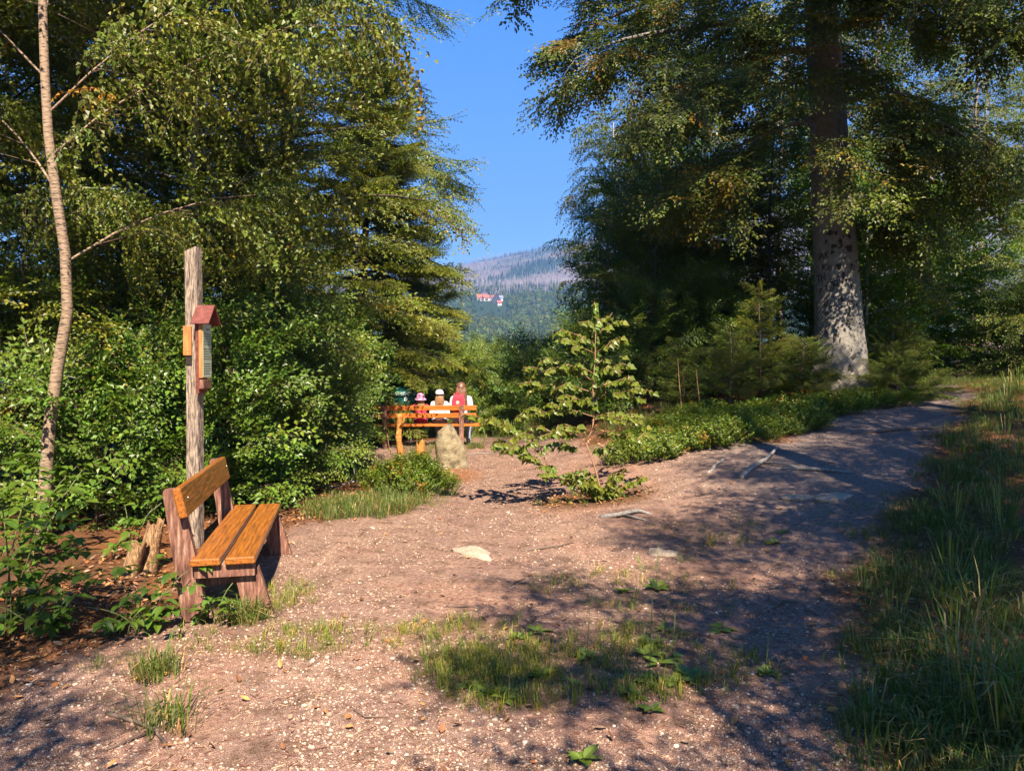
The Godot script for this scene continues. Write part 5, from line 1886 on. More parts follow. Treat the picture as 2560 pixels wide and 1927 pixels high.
func build_backpack() -> void:
	var o := thing("backpack", "small red backpack with a round white badge worn by the woman on the bench", "backpack", Vector3(-1.16, 0.86, -15.935), -0.05)
	var red := cloth(Color(0.56, 0.035, 0.06))
	var st := begin(0)
	# rounded sack
	skin(st, [[Vector3(-0.085, -0.06, 0), 0.062, Vector3(-0.085, 0.13, 0), 0.06], [Vector3(0.085, -0.06, 0), 0.062, Vector3(0.085, 0.13, 0), 0.06], [Vector3(-0.06, 0.2, 0.0), 0.06, Vector3(0.06, 0.2, 0.0), 0.06], [Vector3(0, -0.06, 0.0), 0.07, Vector3(0, 0.16, 0.0), 0.07]], 0.013, 0.04)
	piece("sack", done(st), red, o)
	st = begin(0)
	skin(st, [[Vector3(-0.075, -0.07, 0.05), 0.036, Vector3(0.075, -0.07, 0.05), 0.036], [Vector3(-0.075, -0.02, 0.05), 0.036, Vector3(0.075, -0.02, 0.05), 0.036]], 0.011, 0.03)
	piece("front_pocket", done(st), red, o)
	st = begin(0)
	add_tube(st, arch(0.045, 0.01, 10).map(func(v: Vector3) -> Vector3: return v * Vector3(1, 1.9, 1) + Vector3(0, 0.24, 0)), filled(0.009, 11), 7)
	piece("handle", done(st), red, o)
	for s in [-1.0, 1.0]:
		st = begin(0)
		add_tube(st, [Vector3(0.08 * s, 0.20, -0.04), Vector3(0.10 * s, 0.27, -0.12), Vector3(0.115 * s, 0.275, -0.22), Vector3(0.12 * s, 0.19, -0.33), Vector3(0.115 * s, 0.05, -0.34), Vector3(0.11 * s, -0.08, -0.22), Vector3(0.095 * s, -0.1, -0.04)], filled(0.018, 7), 6)
		piece("shoulder_strap", done(st), red, o)
	var badge := CylinderMesh.new()
	badge.top_radius = 0.034
	badge.bottom_radius = 0.034
	badge.height = 0.006
	badge.radial_segments = 20
	piece("badge", badge, plain(Color(0.7, 0.6, 0.45), 0.6), o, Transform3D(Basis(Vector3.RIGHT, PI / 2), Vector3(-0.005, 0.10, 0.072)))
	var ring := TorusMesh.new()
	ring.inner_radius = 0.014
	ring.outer_radius = 0.02
	ring.rings = 16
	ring.ring_segments = 6
	piece("badge_ring", ring, plain(Color(0.5, 0.05, 0.05), 0.6), o, Transform3D(Basis(Vector3.RIGHT, PI / 2), Vector3(-0.005, 0.10, 0.0745)))


# ---------------------------------------------------------------- stones, stumps, wood on the ground

func stump_mesh(rad: float, high: float, seed_no: float, lean: Vector3, jag: float, sides := 18) -> ArrayMesh:
	var st := begin(0)
	var rings := 9
	var grid := []
	for i in rings + 1:
		var u := float(i) / rings
		var row := PackedVector3Array()
		for k in sides:
			var a := TAU * k / sides
			var cut := 1.0 - jag * (0.5 + 0.9 * rough.get_noise_2d(cos(a) * 70.0 + seed_no * 40.0, sin(a) * 70.0))
			var y := high * u * cut - 0.06
			var q := rad * (1.0 + 0.30 * exp(-u * 4.0)) * (1.0 + 0.30 * rough.get_noise_3d(cos(a) * 75.0 + seed_no * 13.0, u * 30.0, sin(a) * 75.0)) * (1.0 - 0.22 * u)
			row.append(Vector3(cos(a) * q, y, -sin(a) * q) + lean * u)
		grid.append(row)
	for i in rings:
		for k in sides:
			var n := (k + 1) % sides
			quad(st, grid[i][k], grid[i][n], grid[i + 1][n], grid[i + 1][k])
	var mid := Vector3(0, high * (1.0 - jag) - 0.10, 0) + lean
	st.set_smooth_group(-1)
	for k in sides:
		tri(st, mid, grid[rings][k], grid[rings][(k + 1) % sides])
	return done(st)


func stick(called: String, label: String, category: String, pts: Array, thick: float, material: Material, group := "", side_twigs := []) -> Node3D:
	# points are [x, d, height above ground]
	var first := on(pts[0][0], pts[0][1])
	var o := thing(called, label, category, first, 0.0, group)
	var p := []
	var r := []
	for i in pts.size():
		p.append(on(pts[i][0], pts[i][1], pts[i][2] + thick * 0.5) - first)
		r.append(thick * lerpf(1.0, 0.45, float(i) / (pts.size() - 1)))
	var fine_p := []
	var fine_r := []
	for i in p.size() - 1:
		for k in 3:
			var u := k / 3.0
			fine_p.append(p[i].lerp(p[i + 1], u) + Vector3(fine.get_noise_2d(i * 70.0 + k * 23.0, thick * 9000.0), 0.3 * fine.get_noise_2d(i * 50.0 + k * 31.0, 7.0), 0) * thick * 0.9)
			fine_r.append(lerpf(r[i], r[i + 1], u))
	fine_p.append(p[-1])
	fine_r.append(r[-1])
	var st := begin(0)
	add_tube(st, fine_p, fine_r, 7, 0.2)
	piece("stem", done(st), material, o)
	for s in side_twigs:
		st = begin(0)
		add_tube(st, s.map(func(q: Array) -> Vector3: return on(q[0], q[1], q[2]) - first), [thick * 0.55, thick * 0.4, thick * 0.2].slice(0, s.size()), 5)
		piece("side_twig", done(st), material, o)
	return o


func build_stones_and_stumps() -> void:
	# standing boulder by the far bench
	var o := thing("boulder", "upright lichen-flecked boulder in front of the far bench", "boulder", on(-1.02, 12.45), 0.3)
	var st := begin(0)
	var rings := 16
	var sides := 22
	var grid := []
	for i in rings + 1:
		var u := float(i) / rings
		var row := PackedVector3Array()
		var to_left := along([[0.0, 0.27], [0.5, 0.25], [0.8, 0.20], [0.93, 0.11], [1.0, 0.0]], u)
		var to_right := along([[0.0, 0.29], [0.3, 0.25], [0.6, 0.17], [0.82, 0.08], [0.94, 0.02], [1.0, -0.02]], u)
		for k in sides:
			var a := TAU * k / sides
			var n := 0.34 * rough.get_noise_3d(cos(a) * 60.0, u * 70.0, sin(a) * 60.0) + 0.16 * rough.get_noise_3d(cos(a) * 200.0, u * 240.0, sin(a) * 200.0)
			var half := (to_left + to_right) / 2.0
			# a broken, blocky section
			var block := 1.0 / maxf(absf(cos(a)), absf(sin(a))) * 0.35 + 0.65
			var q := half * (1.0 + n) * block
			row.append(Vector3(cos(a) * q + (to_right - to_left) / 2.0, -0.06 + 0.83 * u, -sin(a) * q * 0.72))
		grid.append(row)
	for i in rings:
		for k in sides:
			var n := (k + 1) % sides
			quad(st, grid[i][k], grid[i][n], grid[i + 1][n], grid[i + 1][k])
	piece("rock", done(st), M.stone, o)
	# rock heads showing in the path
	for e in [[-0.34, 6.45, 0.21, 0.075, 0.11, "pale humped rock half buried in the middle of the path"], [1.33, 6.5, 0.13, 0.065, 0.085, "small pale rock half buried near the plantains' edge of the path"], [3.0, 7.75, 0.16, 0.06, 0.12, "weathered rock head in the shaded path below the roots"], [3.32, 7.6, 0.22, 0.07, 0.15, "larger weathered rock head in the shaded path beside its smaller neighbour"]]:
		o = thing("embedded_rock", e[5], "rock", on(e[0], e[1], -0.02), e[0] * 2.0)
		st = begin(0)
		add_lump(st, Vector3(e[2], e[3], e[4]), e[0] + 3.0, 0.55, 14, 20)
		piece("rock", done(st), M.pale_stone, o)
	# stumps
	o = thing("tree_stump", "split rotten stump with two bare wood splinters beside the near bench", "stump", on(-3.0, 5.85), 0.4)
	piece("splinter", stump_mesh(0.075, 0.36, 2.0, Vector3(0.10, 0, 0.03), 0.25), M.rotten, o, Transform3D(Basis(), Vector3(-0.06, 0, 0.05)))
	piece("splinter", stump_mesh(0.085, 0.54, 3.0, Vector3(0.09, 0, -0.02), 0.3), M.rotten, o, Transform3D(Basis(), Vector3(0.06, 0, -0.05)))
	o = thing("tree_stump", "short orange stump between broken trunk and boulder", "stump", on(-1.66, 13.3), 0.0)
	piece("wood", stump_mesh(0.095, 0.5, 6.0, Vector3(0.02, 0, 0), 0.35), M.orange_wood, o)
	o = thing("broken_trunk", "thin peeling orange dead trunk standing before the far bench", "dead tree", on(-2.0, 13.2), 0.0)
	st = begin(0)
	var p := []
	var r := []
	for i in 12:
		p.append(Vector3(0.012 * sin(i * 0.8) - 0.003 * i, -0.05 + 0.083 * i, 0.02 * cos(i * 1.1)))
		r.append(0.062 - 0.0012 * i + 0.008 * sin(i * 2.3) + (0.03 if i == 0 else 0.0))
	add_tube(st, p, r, 12, 0.4)
	piece("trunk", done(st), M.orange_wood, o)
	st = begin(0)
	add_tube(st, [Vector3(0, 0.62, 0.02), Vector3(0.07, 0.72, 0.09), Vector3(0.09, 0.80, 0.12)], [0.022, 0.016, 0.008], 6, 0.3)
	piece("branch_stub", done(st), M.orange_wood, o)
	# dead branch and sticks
	stick("dead_branch", "bleached forked dead branch lying before the small bilberry bush", "branch", [[-2.55, 10.2, 0.02], [-2.2, 10.25, 0.07], [-1.95, 10.3, 0.10], [-1.75, 10.3, 0.05]], 0.016, M.pale_twig, "", [[[-2.25, 10.25, 0.07], [-2.2, 10.3, 0.17], [-2.22, 10.32, 0.27]], [[-2.05, 10.27, 0.09], [-2.0, 10.1, 0.14], [-1.92, 10.05, 0.17]]])
	stick("fallen_stick", "dark crooked stick on the gravel in front of the leafy plants", "stick", [[-1.9, 3.43, 0.0], [-1.78, 3.36, 0.01], [-1.62, 3.28, 0.012], [-1.50, 3.16, 0.008], [-1.43, 3.06, 0.0]], 0.011, M.twig, "fallen sticks", [[[-1.60, 3.27, 0.012], [-1.66, 3.16, 0.02], [-1.72, 3.1, 0.01]]])
	stick("fallen_stick", "dark stick lying behind the pale humped rock", "stick", [[0.08, 6.60, 0.0], [0.25, 6.68, 0.01], [0.42, 6.78, 0.01], [0.58, 6.98, 0.0]], 0.010, M.twig, "fallen sticks")
	stick("fallen_stick", "short brown stick on the open path before the grass strip", "stick", [[-0.45, 4.98, 0.0], [-0.36, 4.95, 0.006], [-0.25, 4.97, 0.0]], 0.009, M.twig, "fallen sticks")
	stick("fallen_stick", "little stick pointing along the path towards the far bench", "stick", [[-0.03, 5.4, 0.0], [0.03, 5.55, 0.006], [0.1, 5.72, 0.0]], 0.007, M.twig, "fallen sticks")
	stick("fallen_stick", "crooked stick by the dappled shade of the verge", "stick", [[1.75, 4.95, 0.0], [1.85, 5.02, 0.02], [1.93, 4.96, 0.03], [1.98, 4.78, 0.0]], 0.010, M.twig, "fallen sticks")
	stick("fallen_stick", "thin curved stick at the front edge of the plantains", "stick", [[-0.75, 3.48, 0.0], [-0.68, 3.4, 0.01], [-0.58, 3.42, 0.0]], 0.006, M.twig, "fallen sticks")
	stick("fallen_stick", "pale stick lying on the path beside the far bench", "stick", [[-0.85, 14.4, 0.0], [-0.6, 14.35, 0.02], [-0.35, 14.4, 0.01]], 0.013, M.pale_twig, "fallen sticks")
	# exposed roots of the beech
	stick("surface_root", "grey forked root crossing the ground by the bilberry patch", "root", [[2.72, 8.75, -0.01], [2.95, 9.0, 0.02], [3.2, 9.25, 0.035], [3.42, 9.6, 0.03], [3.6, 9.95, -0.02]], 0.034, M.pale_twig, "exposed roots", [[[3.1, 9.15, 0.03], [3.3, 8.95, 0.035], [3.52, 8.8, -0.01]]])
	stick("surface_root", "thin grey root in the shaded path below the forked root", "root", [[3.25, 8.85, -0.01], [3.5, 8.7, 0.02], [3.75, 8.55, 0.015], [3.95, 8.5, -0.02]], 0.026, M.pale_twig, "exposed roots")
	stick("surface_root", "short grey root near the sunny edge of the bilberry patch", "root", [[2.45, 9.2, -0.02], [2.62, 9.4, 0.02], [2.8, 9.65, -0.01]], 0.026, M.pale_twig, "exposed roots")
	stick("surface_root", "low root running over the rising path beside the beech", "root", [[4.9, 10.6, -0.02], [5.3, 10.55, 0.02], [5.8, 10.75, 0.02], [6.3, 10.7, -0.02]], 0.026, M.twig, "exposed roots")
	stick("surface_root", "splintered root wood in the bare earth before the sapling", "root", [[0.95, 7.9, -0.01], [1.15, 7.82, 0.025], [1.35, 7.9, 0.02], [1.5, 7.85, -0.02]], 0.028, M.pale_twig, "exposed roots", [[[1.2, 7.82, 0.02], [1.3, 7.7, 0.02], [1.42, 7.62, 0.0]]])


# ---------------------------------------------------------------- plants one can tell apart

func leaf_kinds(col: Color, length: float, width: float, rich: int, seed_no: int, n := 4) -> Array:
	var r := RandomNumberGenerator.new()
	r.seed = seed_no
	var out := []
	for k in n:
		var st := begin(-1)
		add_leaf(st, Vector3.ZERO, Vector3.RIGHT, Vector3.UP, length * r.randf_range(0.9, 1.1), width * r.randf_range(0.9, 1.1), vary(r, col, 0.22), rich, r.randf_range(0.15, 0.4), r.randf_range(0.1, 0.35))
		out.append(done(st))
	return out


# shoots with opposite, feathered leaves of five leaflets (elder)
func elder(label: String, x: float, d: float, shoots: Array, kinds: Array, seed_no: int, size := 1.0) -> void:
	var o := thing("elder_plant", label, "plant", on(x, d), 0.0, "elder plants by the near bench")
	var r := RandomNumberGenerator.new()
	r.seed = seed_no
	var n_leaf := 0
	for s in shoots:
		# [lean direction, height, out]
		var a: float = s[0]
		var out := Vector3(cos(a), 0, -sin(a))
		var p := []
		var rr := []
		var start := Vector3(r.randf_range(-0.06, 0.06), -0.02, r.randf_range(-0.06, 0.06))
		for i in 6:
			var u := i / 5.0
			p.append(start + out * s[2] * u * u * 0.9 + Vector3(0, s[1] * (u * 1.25 - 0.25 * u * u), 0))
			rr.append(lerpf(0.006, 0.0025, u))
		var st := begin(0)
		add_tube(st, p, rr, 6)
		piece("stem", done(st), M.green_stem, o)
		var nodes := maxi(3, int(s[1] / 0.13))
		for k in nodes:
			var u := lerpf(0.3, 1.0, float(k) / maxi(nodes - 1, 1))
			var q: Vector3 = p[mini(int(u * 5.0), 4)].lerp(p[mini(int(u * 5.0), 4) + 1], u * 5.0 - mini(int(u * 5.0), 4))
			var turn := (k % 2) * PI / 2 + r.randf_range(-0.4, 0.4)
			for side in 2:
				if r.randf() < 0.12:
					continue
				var b := turn + side * PI
				var dir := Vector3(cos(b), r.randf_range(0.0, 0.45), -sin(b)).normalized()
				if k == nodes - 1 and side == 0:
					dir = (out + Vector3(0, 0.4, 0)).normalized()
				var across := dir.cross(Vector3.UP).normalized()
				var l := r.randf_range(0.13, 0.19) * size
				var end := q + dir * l - Vector3(0, l * 0.2, 0)
				for leaflet in 5:
					var w := 1.0 if leaflet == 4 else (0.55 if leaflet < 2 else 0.9)
					var base := q.lerp(end, w)
					var sg := 1.0 if leaflet % 2 == 0 else -1.0
					var ld := dir if leaflet == 4 else (dir * 0.35 + across * sg + Vector3(0, -0.1, 0)).normalized()
					ld += Vector3(r.randf_range(-0.15, 0.15), r.randf_range(-0.3, 0.05), r.randf_range(-0.15, 0.15))
					if n_leaf >= 290:
						break
					n_leaf += 1
					piece("leaf", kinds[r.randi() % kinds.size()], M.waxy, o, frame(ld, Vector3(r.randf_range(-0.25, 0.25), 1, r.randf_range(-0.25, 0.25)), base, size * r.randf_range(0.75, 1.15) * (0.8 if leaflet < 2 else 1.0)))


func plantain(label: String, x: float, d: float, size: float, kinds: Array, seed_no: int) -> void:
	var o := thing("plantain", label, "plant", on(x, d, 0.004), 0.0, "plantains in the trodden grass")
	var r := RandomNumberGenerator.new()
	r.seed = seed_no
	var n := r.randi_range(5, 8)
	for k in n:
		var a := TAU * k / n + r.randf_range(-0.35, 0.35)
		var dir := Vector3(cos(a), r.randf_range(0.12, 0.75), -sin(a)).normalized()
		piece("leaf", kinds[r.randi() % kinds.size()], M.waxy, o, frame(dir, Vector3(r.randf_range(-0.2, 0.2), 1, r.randf_range(-0.2, 0.2)), dir * 0.01, size * r.randf_range(0.7, 1.15)))
	if seed_no % 3 == 0:
		var st := begin(0)
		st.set_color(Color(0.13, 0.17, 0.05))
		add_tube(st, [Vector3(0, 0, 0), Vector3(0.01, 0.09 * size * 1.6, 0.005), Vector3(0.015, 0.17 * size * 1.6, 0.01)], [0.0016, 0.003, 0.0015], 5)
		piece("flower_spike", done(st), M.painted, o)


func build_sapling() -> void:
	var o := thing("birch_sapling", "waist-high birch sapling with hanging pointed leaves in the middle of the clearing", "sapling", on(1.04, 8.78))
	o.set_meta("label", "slender young birch with hanging pointed leaves in the middle of the clearing")
	var r := RandomNumberGenerator.new()
	r.seed = 611
	var kinds := leaf_kinds(Color(0.145, 0.205, 0.03), 0.082, 0.066, 2, 612, 6)
	# stems: main stem with a kink, a low arm to the left, thin shoots; x to the right, y up, z to the walker
	var stems := [
		[[0.03, 0, 0], [0.0, 0.2, 0], [-0.06, 0.42, 0], [-0.13, 0.60, 0.02], [-0.16, 0.70, 0.02]],
		[[-0.16, 0.70, 0.02], [-0.08, 0.85, 0.0], [-0.06, 1.05, -0.02], [-0.08, 1.35, 0.0], [-0.05, 1.7, 0.0], [-0.05, 2.0, 0.02], [-0.04, 2.25, 0.0], [-0.06, 2.36, 0.0]],
		[[-0.02, 0.02, 0.05], [-0.28, 0.12, 0.10], [-0.42, 0.26, 0.12], [-0.62, 0.42, 0.12], [-0.85, 0.55, 0.10], [-1.0, 0.62, 0.08], [-1.15, 0.60, 0.05]],
		[[-0.62, 0.42, 0.12], [-0.70, 0.62, 0.05], [-0.95, 0.80, 0.0], [-1.1, 0.86, 0.0], [-1.3, 0.92, 0.0]],
		[[-0.42, 0.26, 0.12], [-0.34, 0.38, 0.2], [-0.2, 0.40, 0.25]]]
	var arms := [
		[0.55, 2.7, 0.7, 0.5], [0.62, 0.3, 0.5, 0.35], [0.72, 0.1, 0.8, 0.25], [0.78, 3.0, 0.95, 0.32], [0.86, 3.4, 0.8, 0.4], [0.95, 0.4, 0.9, 0.28], [1.0, -0.7, 0.6, 0.3], [1.05, 2.6, 0.95, 0.4], [1.12, 4.2, 0.8, 0.4],
		[1.18, 0.15, 1.0, 0.38], [1.25, 3.2, 1.05, 0.42], [1.32, 0.5, 0.85, 0.45], [1.38, 3.0, 1.0, 0.5], [1.45, -0.9, 0.6, 0.5], [1.55, 3.4, 0.75, 0.6], [1.62, 0.2, 0.6, 0.6], [1.72, 2.8, 0.55, 0.7], [1.80, -0.3, 0.5, 0.8], [1.88, 3.3, 0.5, 0.7], [1.98, 0.3, 0.42, 0.8], [2.06, 2.9, 0.34, 0.8], [2.14, 0.0, 0.25, 0.9]]
	for a in arms:
		var y: float = a[0] + r.randf_range(-0.05, 0.05)
		var bear: float = a[1] + r.randf_range(-0.6, 0.6)
		var l: float = a[2] * r.randf_range(0.75, 1.1)
		var x := -0.16 if y < 0.75 else lerpf(-0.12, -0.05, ramp(0.75, 1.2, y))
		var pts := [[x, y, 0.0]]
		for i in 4:
			var u := (i + 1) / 4.0
			pts.append([x + cos(bear) * l * u * 0.85 + r.randf_range(-0.03, 0.03), y + l * (a[3] * u - 0.42 * u * u) + r.randf_range(-0.03, 0.03), -sin(bear) * l * u * 0.85])
		stems.append(pts)
		# side twigs
		for t in 3 if l > 0.5 else 1:
			var q: Array = pts[1 + t % 3]
			var b := bear + r.randf_range(0.5, 1.1) * (1.0 if t % 2 == 0 else -1.0)
			var m := l * r.randf_range(0.25, 0.5)
			stems.append([q, [q[0] + cos(b) * m * 0.5, q[1] + m * 0.15, q[2] - sin(b) * m * 0.5], [q[0] + cos(b) * m, q[1] + m * r.randf_range(-0.2, 0.15), q[2] - sin(b) * m]])
	for line in [stems[2], stems[3]]:
		for t in 11:
			var f := lerpf(2.0, line.size() - 1.02, t / 10.0)
			var e: Array = line[int(f)]
			var g: Array = line[int(f) + 1]
			var w := f - int(f)
			var q := [lerpf(e[0], g[0], w), lerpf(e[1], g[1], w), lerpf(e[2], g[2], w)]
			var b := 3.0 + r.randf_range(0.5, 1.5) * (1.0 if t % 2 == 0 else -1.0)
			var m := r.randf_range(0.22, 0.42)
			stems.append([q, [q[0] + cos(b) * m * 0.5, q[1] + m * 0.25, q[2] - sin(b) * m * 0.5], [q[0] + cos(b) * m, q[1] + m * r.randf_range(-0.1, 0.35), q[2] - sin(b) * m]])
	# shoots near the ground
	for k in 16:
		var b := r.randf() * TAU
		stems.append([[0.05, 0, 0], [0.05 + 0.2 * cos(b), 0.16, 0.2 * sin(b)], [0.05 + 0.5 * cos(b), 0.24 + 0.15 * r.randf(), 0.3 * sin(b)]])
	var big := 0
	var rest := []
	var tints := []
	for k in stems.size():
		var p := []
		var rr := []
		var line: Array = stems[k]
		var total := 0.0
		for i in line.size():
			p.append(Vector3(line[i][0], line[i][1], line[i][2]))
			if i:
				total += p[i].distance_to(p[i - 1])
			rr.append((0.014 if k < 2 else 0.009 if k < 4 else 0.005) * lerpf(1.0, 0.4, float(i) / (line.size() - 1)) * (0.75 if k == 1 else 1.0))
		var st := begin(0)
		add_tube(st, p, rr, 6, 0.1)
		piece("stem", done(st), M.sapling_bark, o)
		if k == 0:
			continue
		var n := int(total / (0.027 if k > 4 else 0.034))
		for i in n:
			var u := lerpf(0.22 if k > 1 else 0.3, 1.0, (i + r.randf() * 0.5) / n)
			var f := u * (p.size() - 1)
			var j := mini(int(f), p.size() - 2)
			var q: Vector3 = p[j].lerp(p[j + 1], f - j)
			for two in 2 if r.randf() < 0.6 else 1:
				var a := r.randf() * TAU
				var dir := Vector3(cos(a) * 0.75, r.randf_range(-1.0, -0.15), sin(a) * 0.75).normalized()
				var t := frame(dir, Vector3(cos(a + 2.0) * 0.7, 0.8, sin(a + 2.0) * 0.7 + 0.5), q + dir * 0.03 * r.randf(), r.randf_range(0.65, 1.12))
				if big < 298:
					big += 1
					piece("leaf", kinds[r.randi() % kinds.size()], M.waxy, o, t)
				else:
					rest.append(t)
					tints.append(vary(r, Color.WHITE, 0.15))
	if rest.size():
		copies("foliage", kinds[0], M.waxy, o, rest, tints)


func rowan(label: String, x: float, d: float, high: float, kinds: Array, seed_no: int) -> void:
	var o := thing("rowan_seedling", label, "seedling", on(x, d), 0.0, "rowan seedlings")
	var r := RandomNumberGenerator.new()
	r.seed = seed_no
	var st := begin(0)
	var p := [Vector3(0, -0.02, 0), Vector3(-0.02, high * 0.35, 0), Vector3(-0.06, high * 0.7, 0.02), Vector3(-0.08, high, 0.0)]
	add_tube(st, p, [0.009, 0.007, 0.005, 0.003], 6)
	piece("stem", done(st), M.sapling_bark, o)
	for k in 9:
		var u := lerpf(0.35, 1.0, k / 8.0)
		var f := u * 3.0
		var j := mini(int(f), 2)
		var q: Vector3 = p[j].lerp(p[j + 1], f - j)
		var a := k * 2.4
		var dir := Vector3(cos(a), r.randf_range(0.1, 0.7), -sin(a)).normalized()
		var across := dir.cross(Vector3.UP).normalized()
		var l := r.randf_range(0.16, 0.24)
		for i in 9:
			var w := (int(i / 2.0) + 1.5) / 5.5
			var sg := 1.0 if i % 2 == 0 else -1.0
			var ld := dir if i == 8 else (dir * 0.5 + across * sg).normalized()
			piece("leaf", kinds[r.randi() % kinds.size()], M.waxy, o, frame(ld, Vector3(r.randf_range(-0.2, 0.2), 1, r.randf_range(-0.2, 0.2)), q + dir * l * w - Vector3(0, 0.08 * w * w * l * 3.0, 0), r.randf_range(0.8, 1.1)))


func build_plants() -> void:
	M.green_stem = plain(Color(0.13, 0.15, 0.05), 0.6)
	M.sapling_bark = plain(Color(0.30, 0.155, 0.085), 0.6)
	var big := leaf_kinds(Color(0.12, 0.20, 0.022), 0.10, 0.054, 1, 601, 6)
	elder("tall elder plant with drooping leaf fans at the outer edge of the litter", -3.02, 4.5, [[0.3, 1.15, 0.25], [0.9, 1.0, 0.35], [2.5, 1.1, 0.3], [-0.4, 0.8, 0.4]], big, 621, 1.0)
	elder("spreading elder plant over the orange leaf litter", -2.95, 4.5, [[0.1, 0.42, 0.5], [-0.6, 0.35, 0.45], [0.7, 0.48, 0.4], [2.4, 0.4, 0.4], [-1.4, 0.3, 0.45], [-2.4, 0.35, 0.4], [0.3, 0.6, 0.35]], big, 622, 0.95)
	elder("low elder plant growing against the near end of the oiled plank bench", -2.28, 4.5, [[0.0, 0.30, 0.30], [0.6, 0.36, 0.25], [-0.7, 0.24, 0.3], [2.6, 0.3, 0.35], [-2.4, 0.25, 0.3], [1.6, 0.38, 0.15]], big, 623, 0.85)
	elder("elder shoots poking up between the legs of the oiled plank bench", -1.86, 4.72, [[0.2, 0.26, 0.10], [-1.2, 0.2, 0.12], [2.8, 0.22, 0.14]], big, 624, 0.75)
	elder("shaded elder plant at the foot of the pale birch", -4.1, 6.2, [[0.1, 0.7, 0.5], [-0.8, 0.6, 0.4], [0.9, 0.8, 0.4], [2.2, 0.6, 0.4], [-2.0, 0.5, 0.4]], big, 625, 1.0)
	elder("elder plant rising between the split stump and the post", -3.3, 6.3, [[0.1, 0.5, 0.3], [-0.8, 0.4, 0.3], [0.9, 0.55, 0.3], [2.2, 0.45, 0.3]], big, 626, 0.85)
	var broad := leaf_kinds(Color(0.15, 0.205, 0.03), 0.082, 0.052, 1, 631, 5)
	var spots := [[-0.21, 3.78], [-0.11, 3.67], [0.03, 4.37], [0.15, 4.5], [0.15, 3.9], [0.81, 4.32], [0.95, 4.59], [0.81, 4.03], [0.71, 3.82], [0.84, 3.8], [0.66, 3.49], [0.42, 4.12], [0.29, 3.03], [0.94, 3.86], [1.34, 3.88], [1.82, 3.41], [0.82, 5.36], [1.07, 5.46], [2.49, 6.74], [0.76, 4.15], [0.9, 4.12], [0.6, 3.66], [0.32, 3.8], [-0.02, 3.62], [2.3, 6.5], [1.3, 4.6]]
	for k in spots.size():
		var s: Array = spots[k]
		plantain("broad-leaved plantain rosette flat in the trodden grass of the path", s[0], s[1], [1.0, 1.2, 0.85, 1.1][k % 4], broad, 640 + k)
	build_sapling()
	var feather := leaf_kinds(Color(0.09, 0.15, 0.028), 0.055, 0.02, 1, 651, 4)
	rowan("feather-leaved rowan seedling rising out of the bilberry patch", 2.75, 11.9, 1.15, feather, 652)
	rowan("smaller rowan seedling at the back of the bilberry patch", 3.3, 12.9, 0.85, feather, 653)
	rowan("rowan seedling beside the orange stump at the far bench", -2.5, 12.5, 0.7, feather, 654)
	rowan("rowan seedling drooping before the broken orange trunk", -2.05, 12.6, 0.55, feather, 655)
	# bilberries
	var bil := sprig(661, Color(0.15, 0.205, 0.018))
	var r := RandomNumberGenerator.new()
	r.seed = 662
	var beds := [
		["bilberry_bush", "rounded bilberry bush at the corner of the path before the boulder", -1.38, 9.75, 0.46, 0.34, 0.22, 260],
		["bilberry_bush", "sunny bilberry cushion at the path end of the wedge between the paths", 2.15, 10.9, 0.65, 0.75, 0.10, 420],
		["bilberry_bush", "bright bilberry cushion with browned leaves in the middle of the patch", 2.95, 10.75, 0.7, 0.62, 0.12, 440],
		["bilberry_bush", "bilberry cushion under the rowan seedling", 3.0, 11.75, 0.9, 0.6, 0.12, 420],
		["bilberry_bush", "half-shaded bilberry cushion towards the beech foot", 3.95, 11.4, 0.7, 0.7, 0.10, 420],
		["bilberry_bush", "shaded bilberry cushion at the beech foot", 5.0, 12.6, 0.8, 0.5, 0.03, 260],
		["bilberry_bush", "dark bilberry cushion between beech and rising path", 6.3, 13.2, 0.7, 0.4, 0.02, 170]]
	for b in beds:
		var o := thing(b[0], b[1], "bush", on(b[2], b[3]), 0.0, "bilberry bushes")
		var st := begin(0)
		var at := []
		var tint := []
		for k in b[7]:
			var a := r.randf() * TAU
			var q := sqrt(r.randf())
			var x: float = cos(a) * q * b[4] * (1.0 + 0.3 * sin(a * 3.0))
			var z: float = sin(a) * q * b[5]
			var lift: float = b[6] * (1.0 - q * q)
			var y := height(b[2] + x, b[3] - z) - height(b[2], b[3])
			at.append(Transform3D(Basis(Vector3.UP, r.randf() * TAU).rotated(Vector3(z, 0, -x).normalized() if q > 0.05 else Vector3.RIGHT, q * 0.5) * r.randf_range(0.6, 1.0 + 0.45 * clampf(0.5 + patch.get_noise_2d(x * 4.0, z * 4.0), 0.0, 1.0)), Vector3(x, y + lift - 0.02, z)))
			var t := vary(r, Color.WHITE, 0.2)
			if r.randf() < 0.04:
				t = Color(2.6, 0.9, 0.6)
			tint.append(t)
			if k % 9 == 0:
				add_tube(st, [Vector3(x * 0.4, -0.03, z * 0.4), Vector3(x, y + lift + 0.05, z)], [0.004, 0.002], 4)
		piece("stems", done(st), M.green_stem, o)
		copies("foliage", bil, M.waxy, o, at, tint)


# ---------------------------------------------------------------- grass, gravel, litter

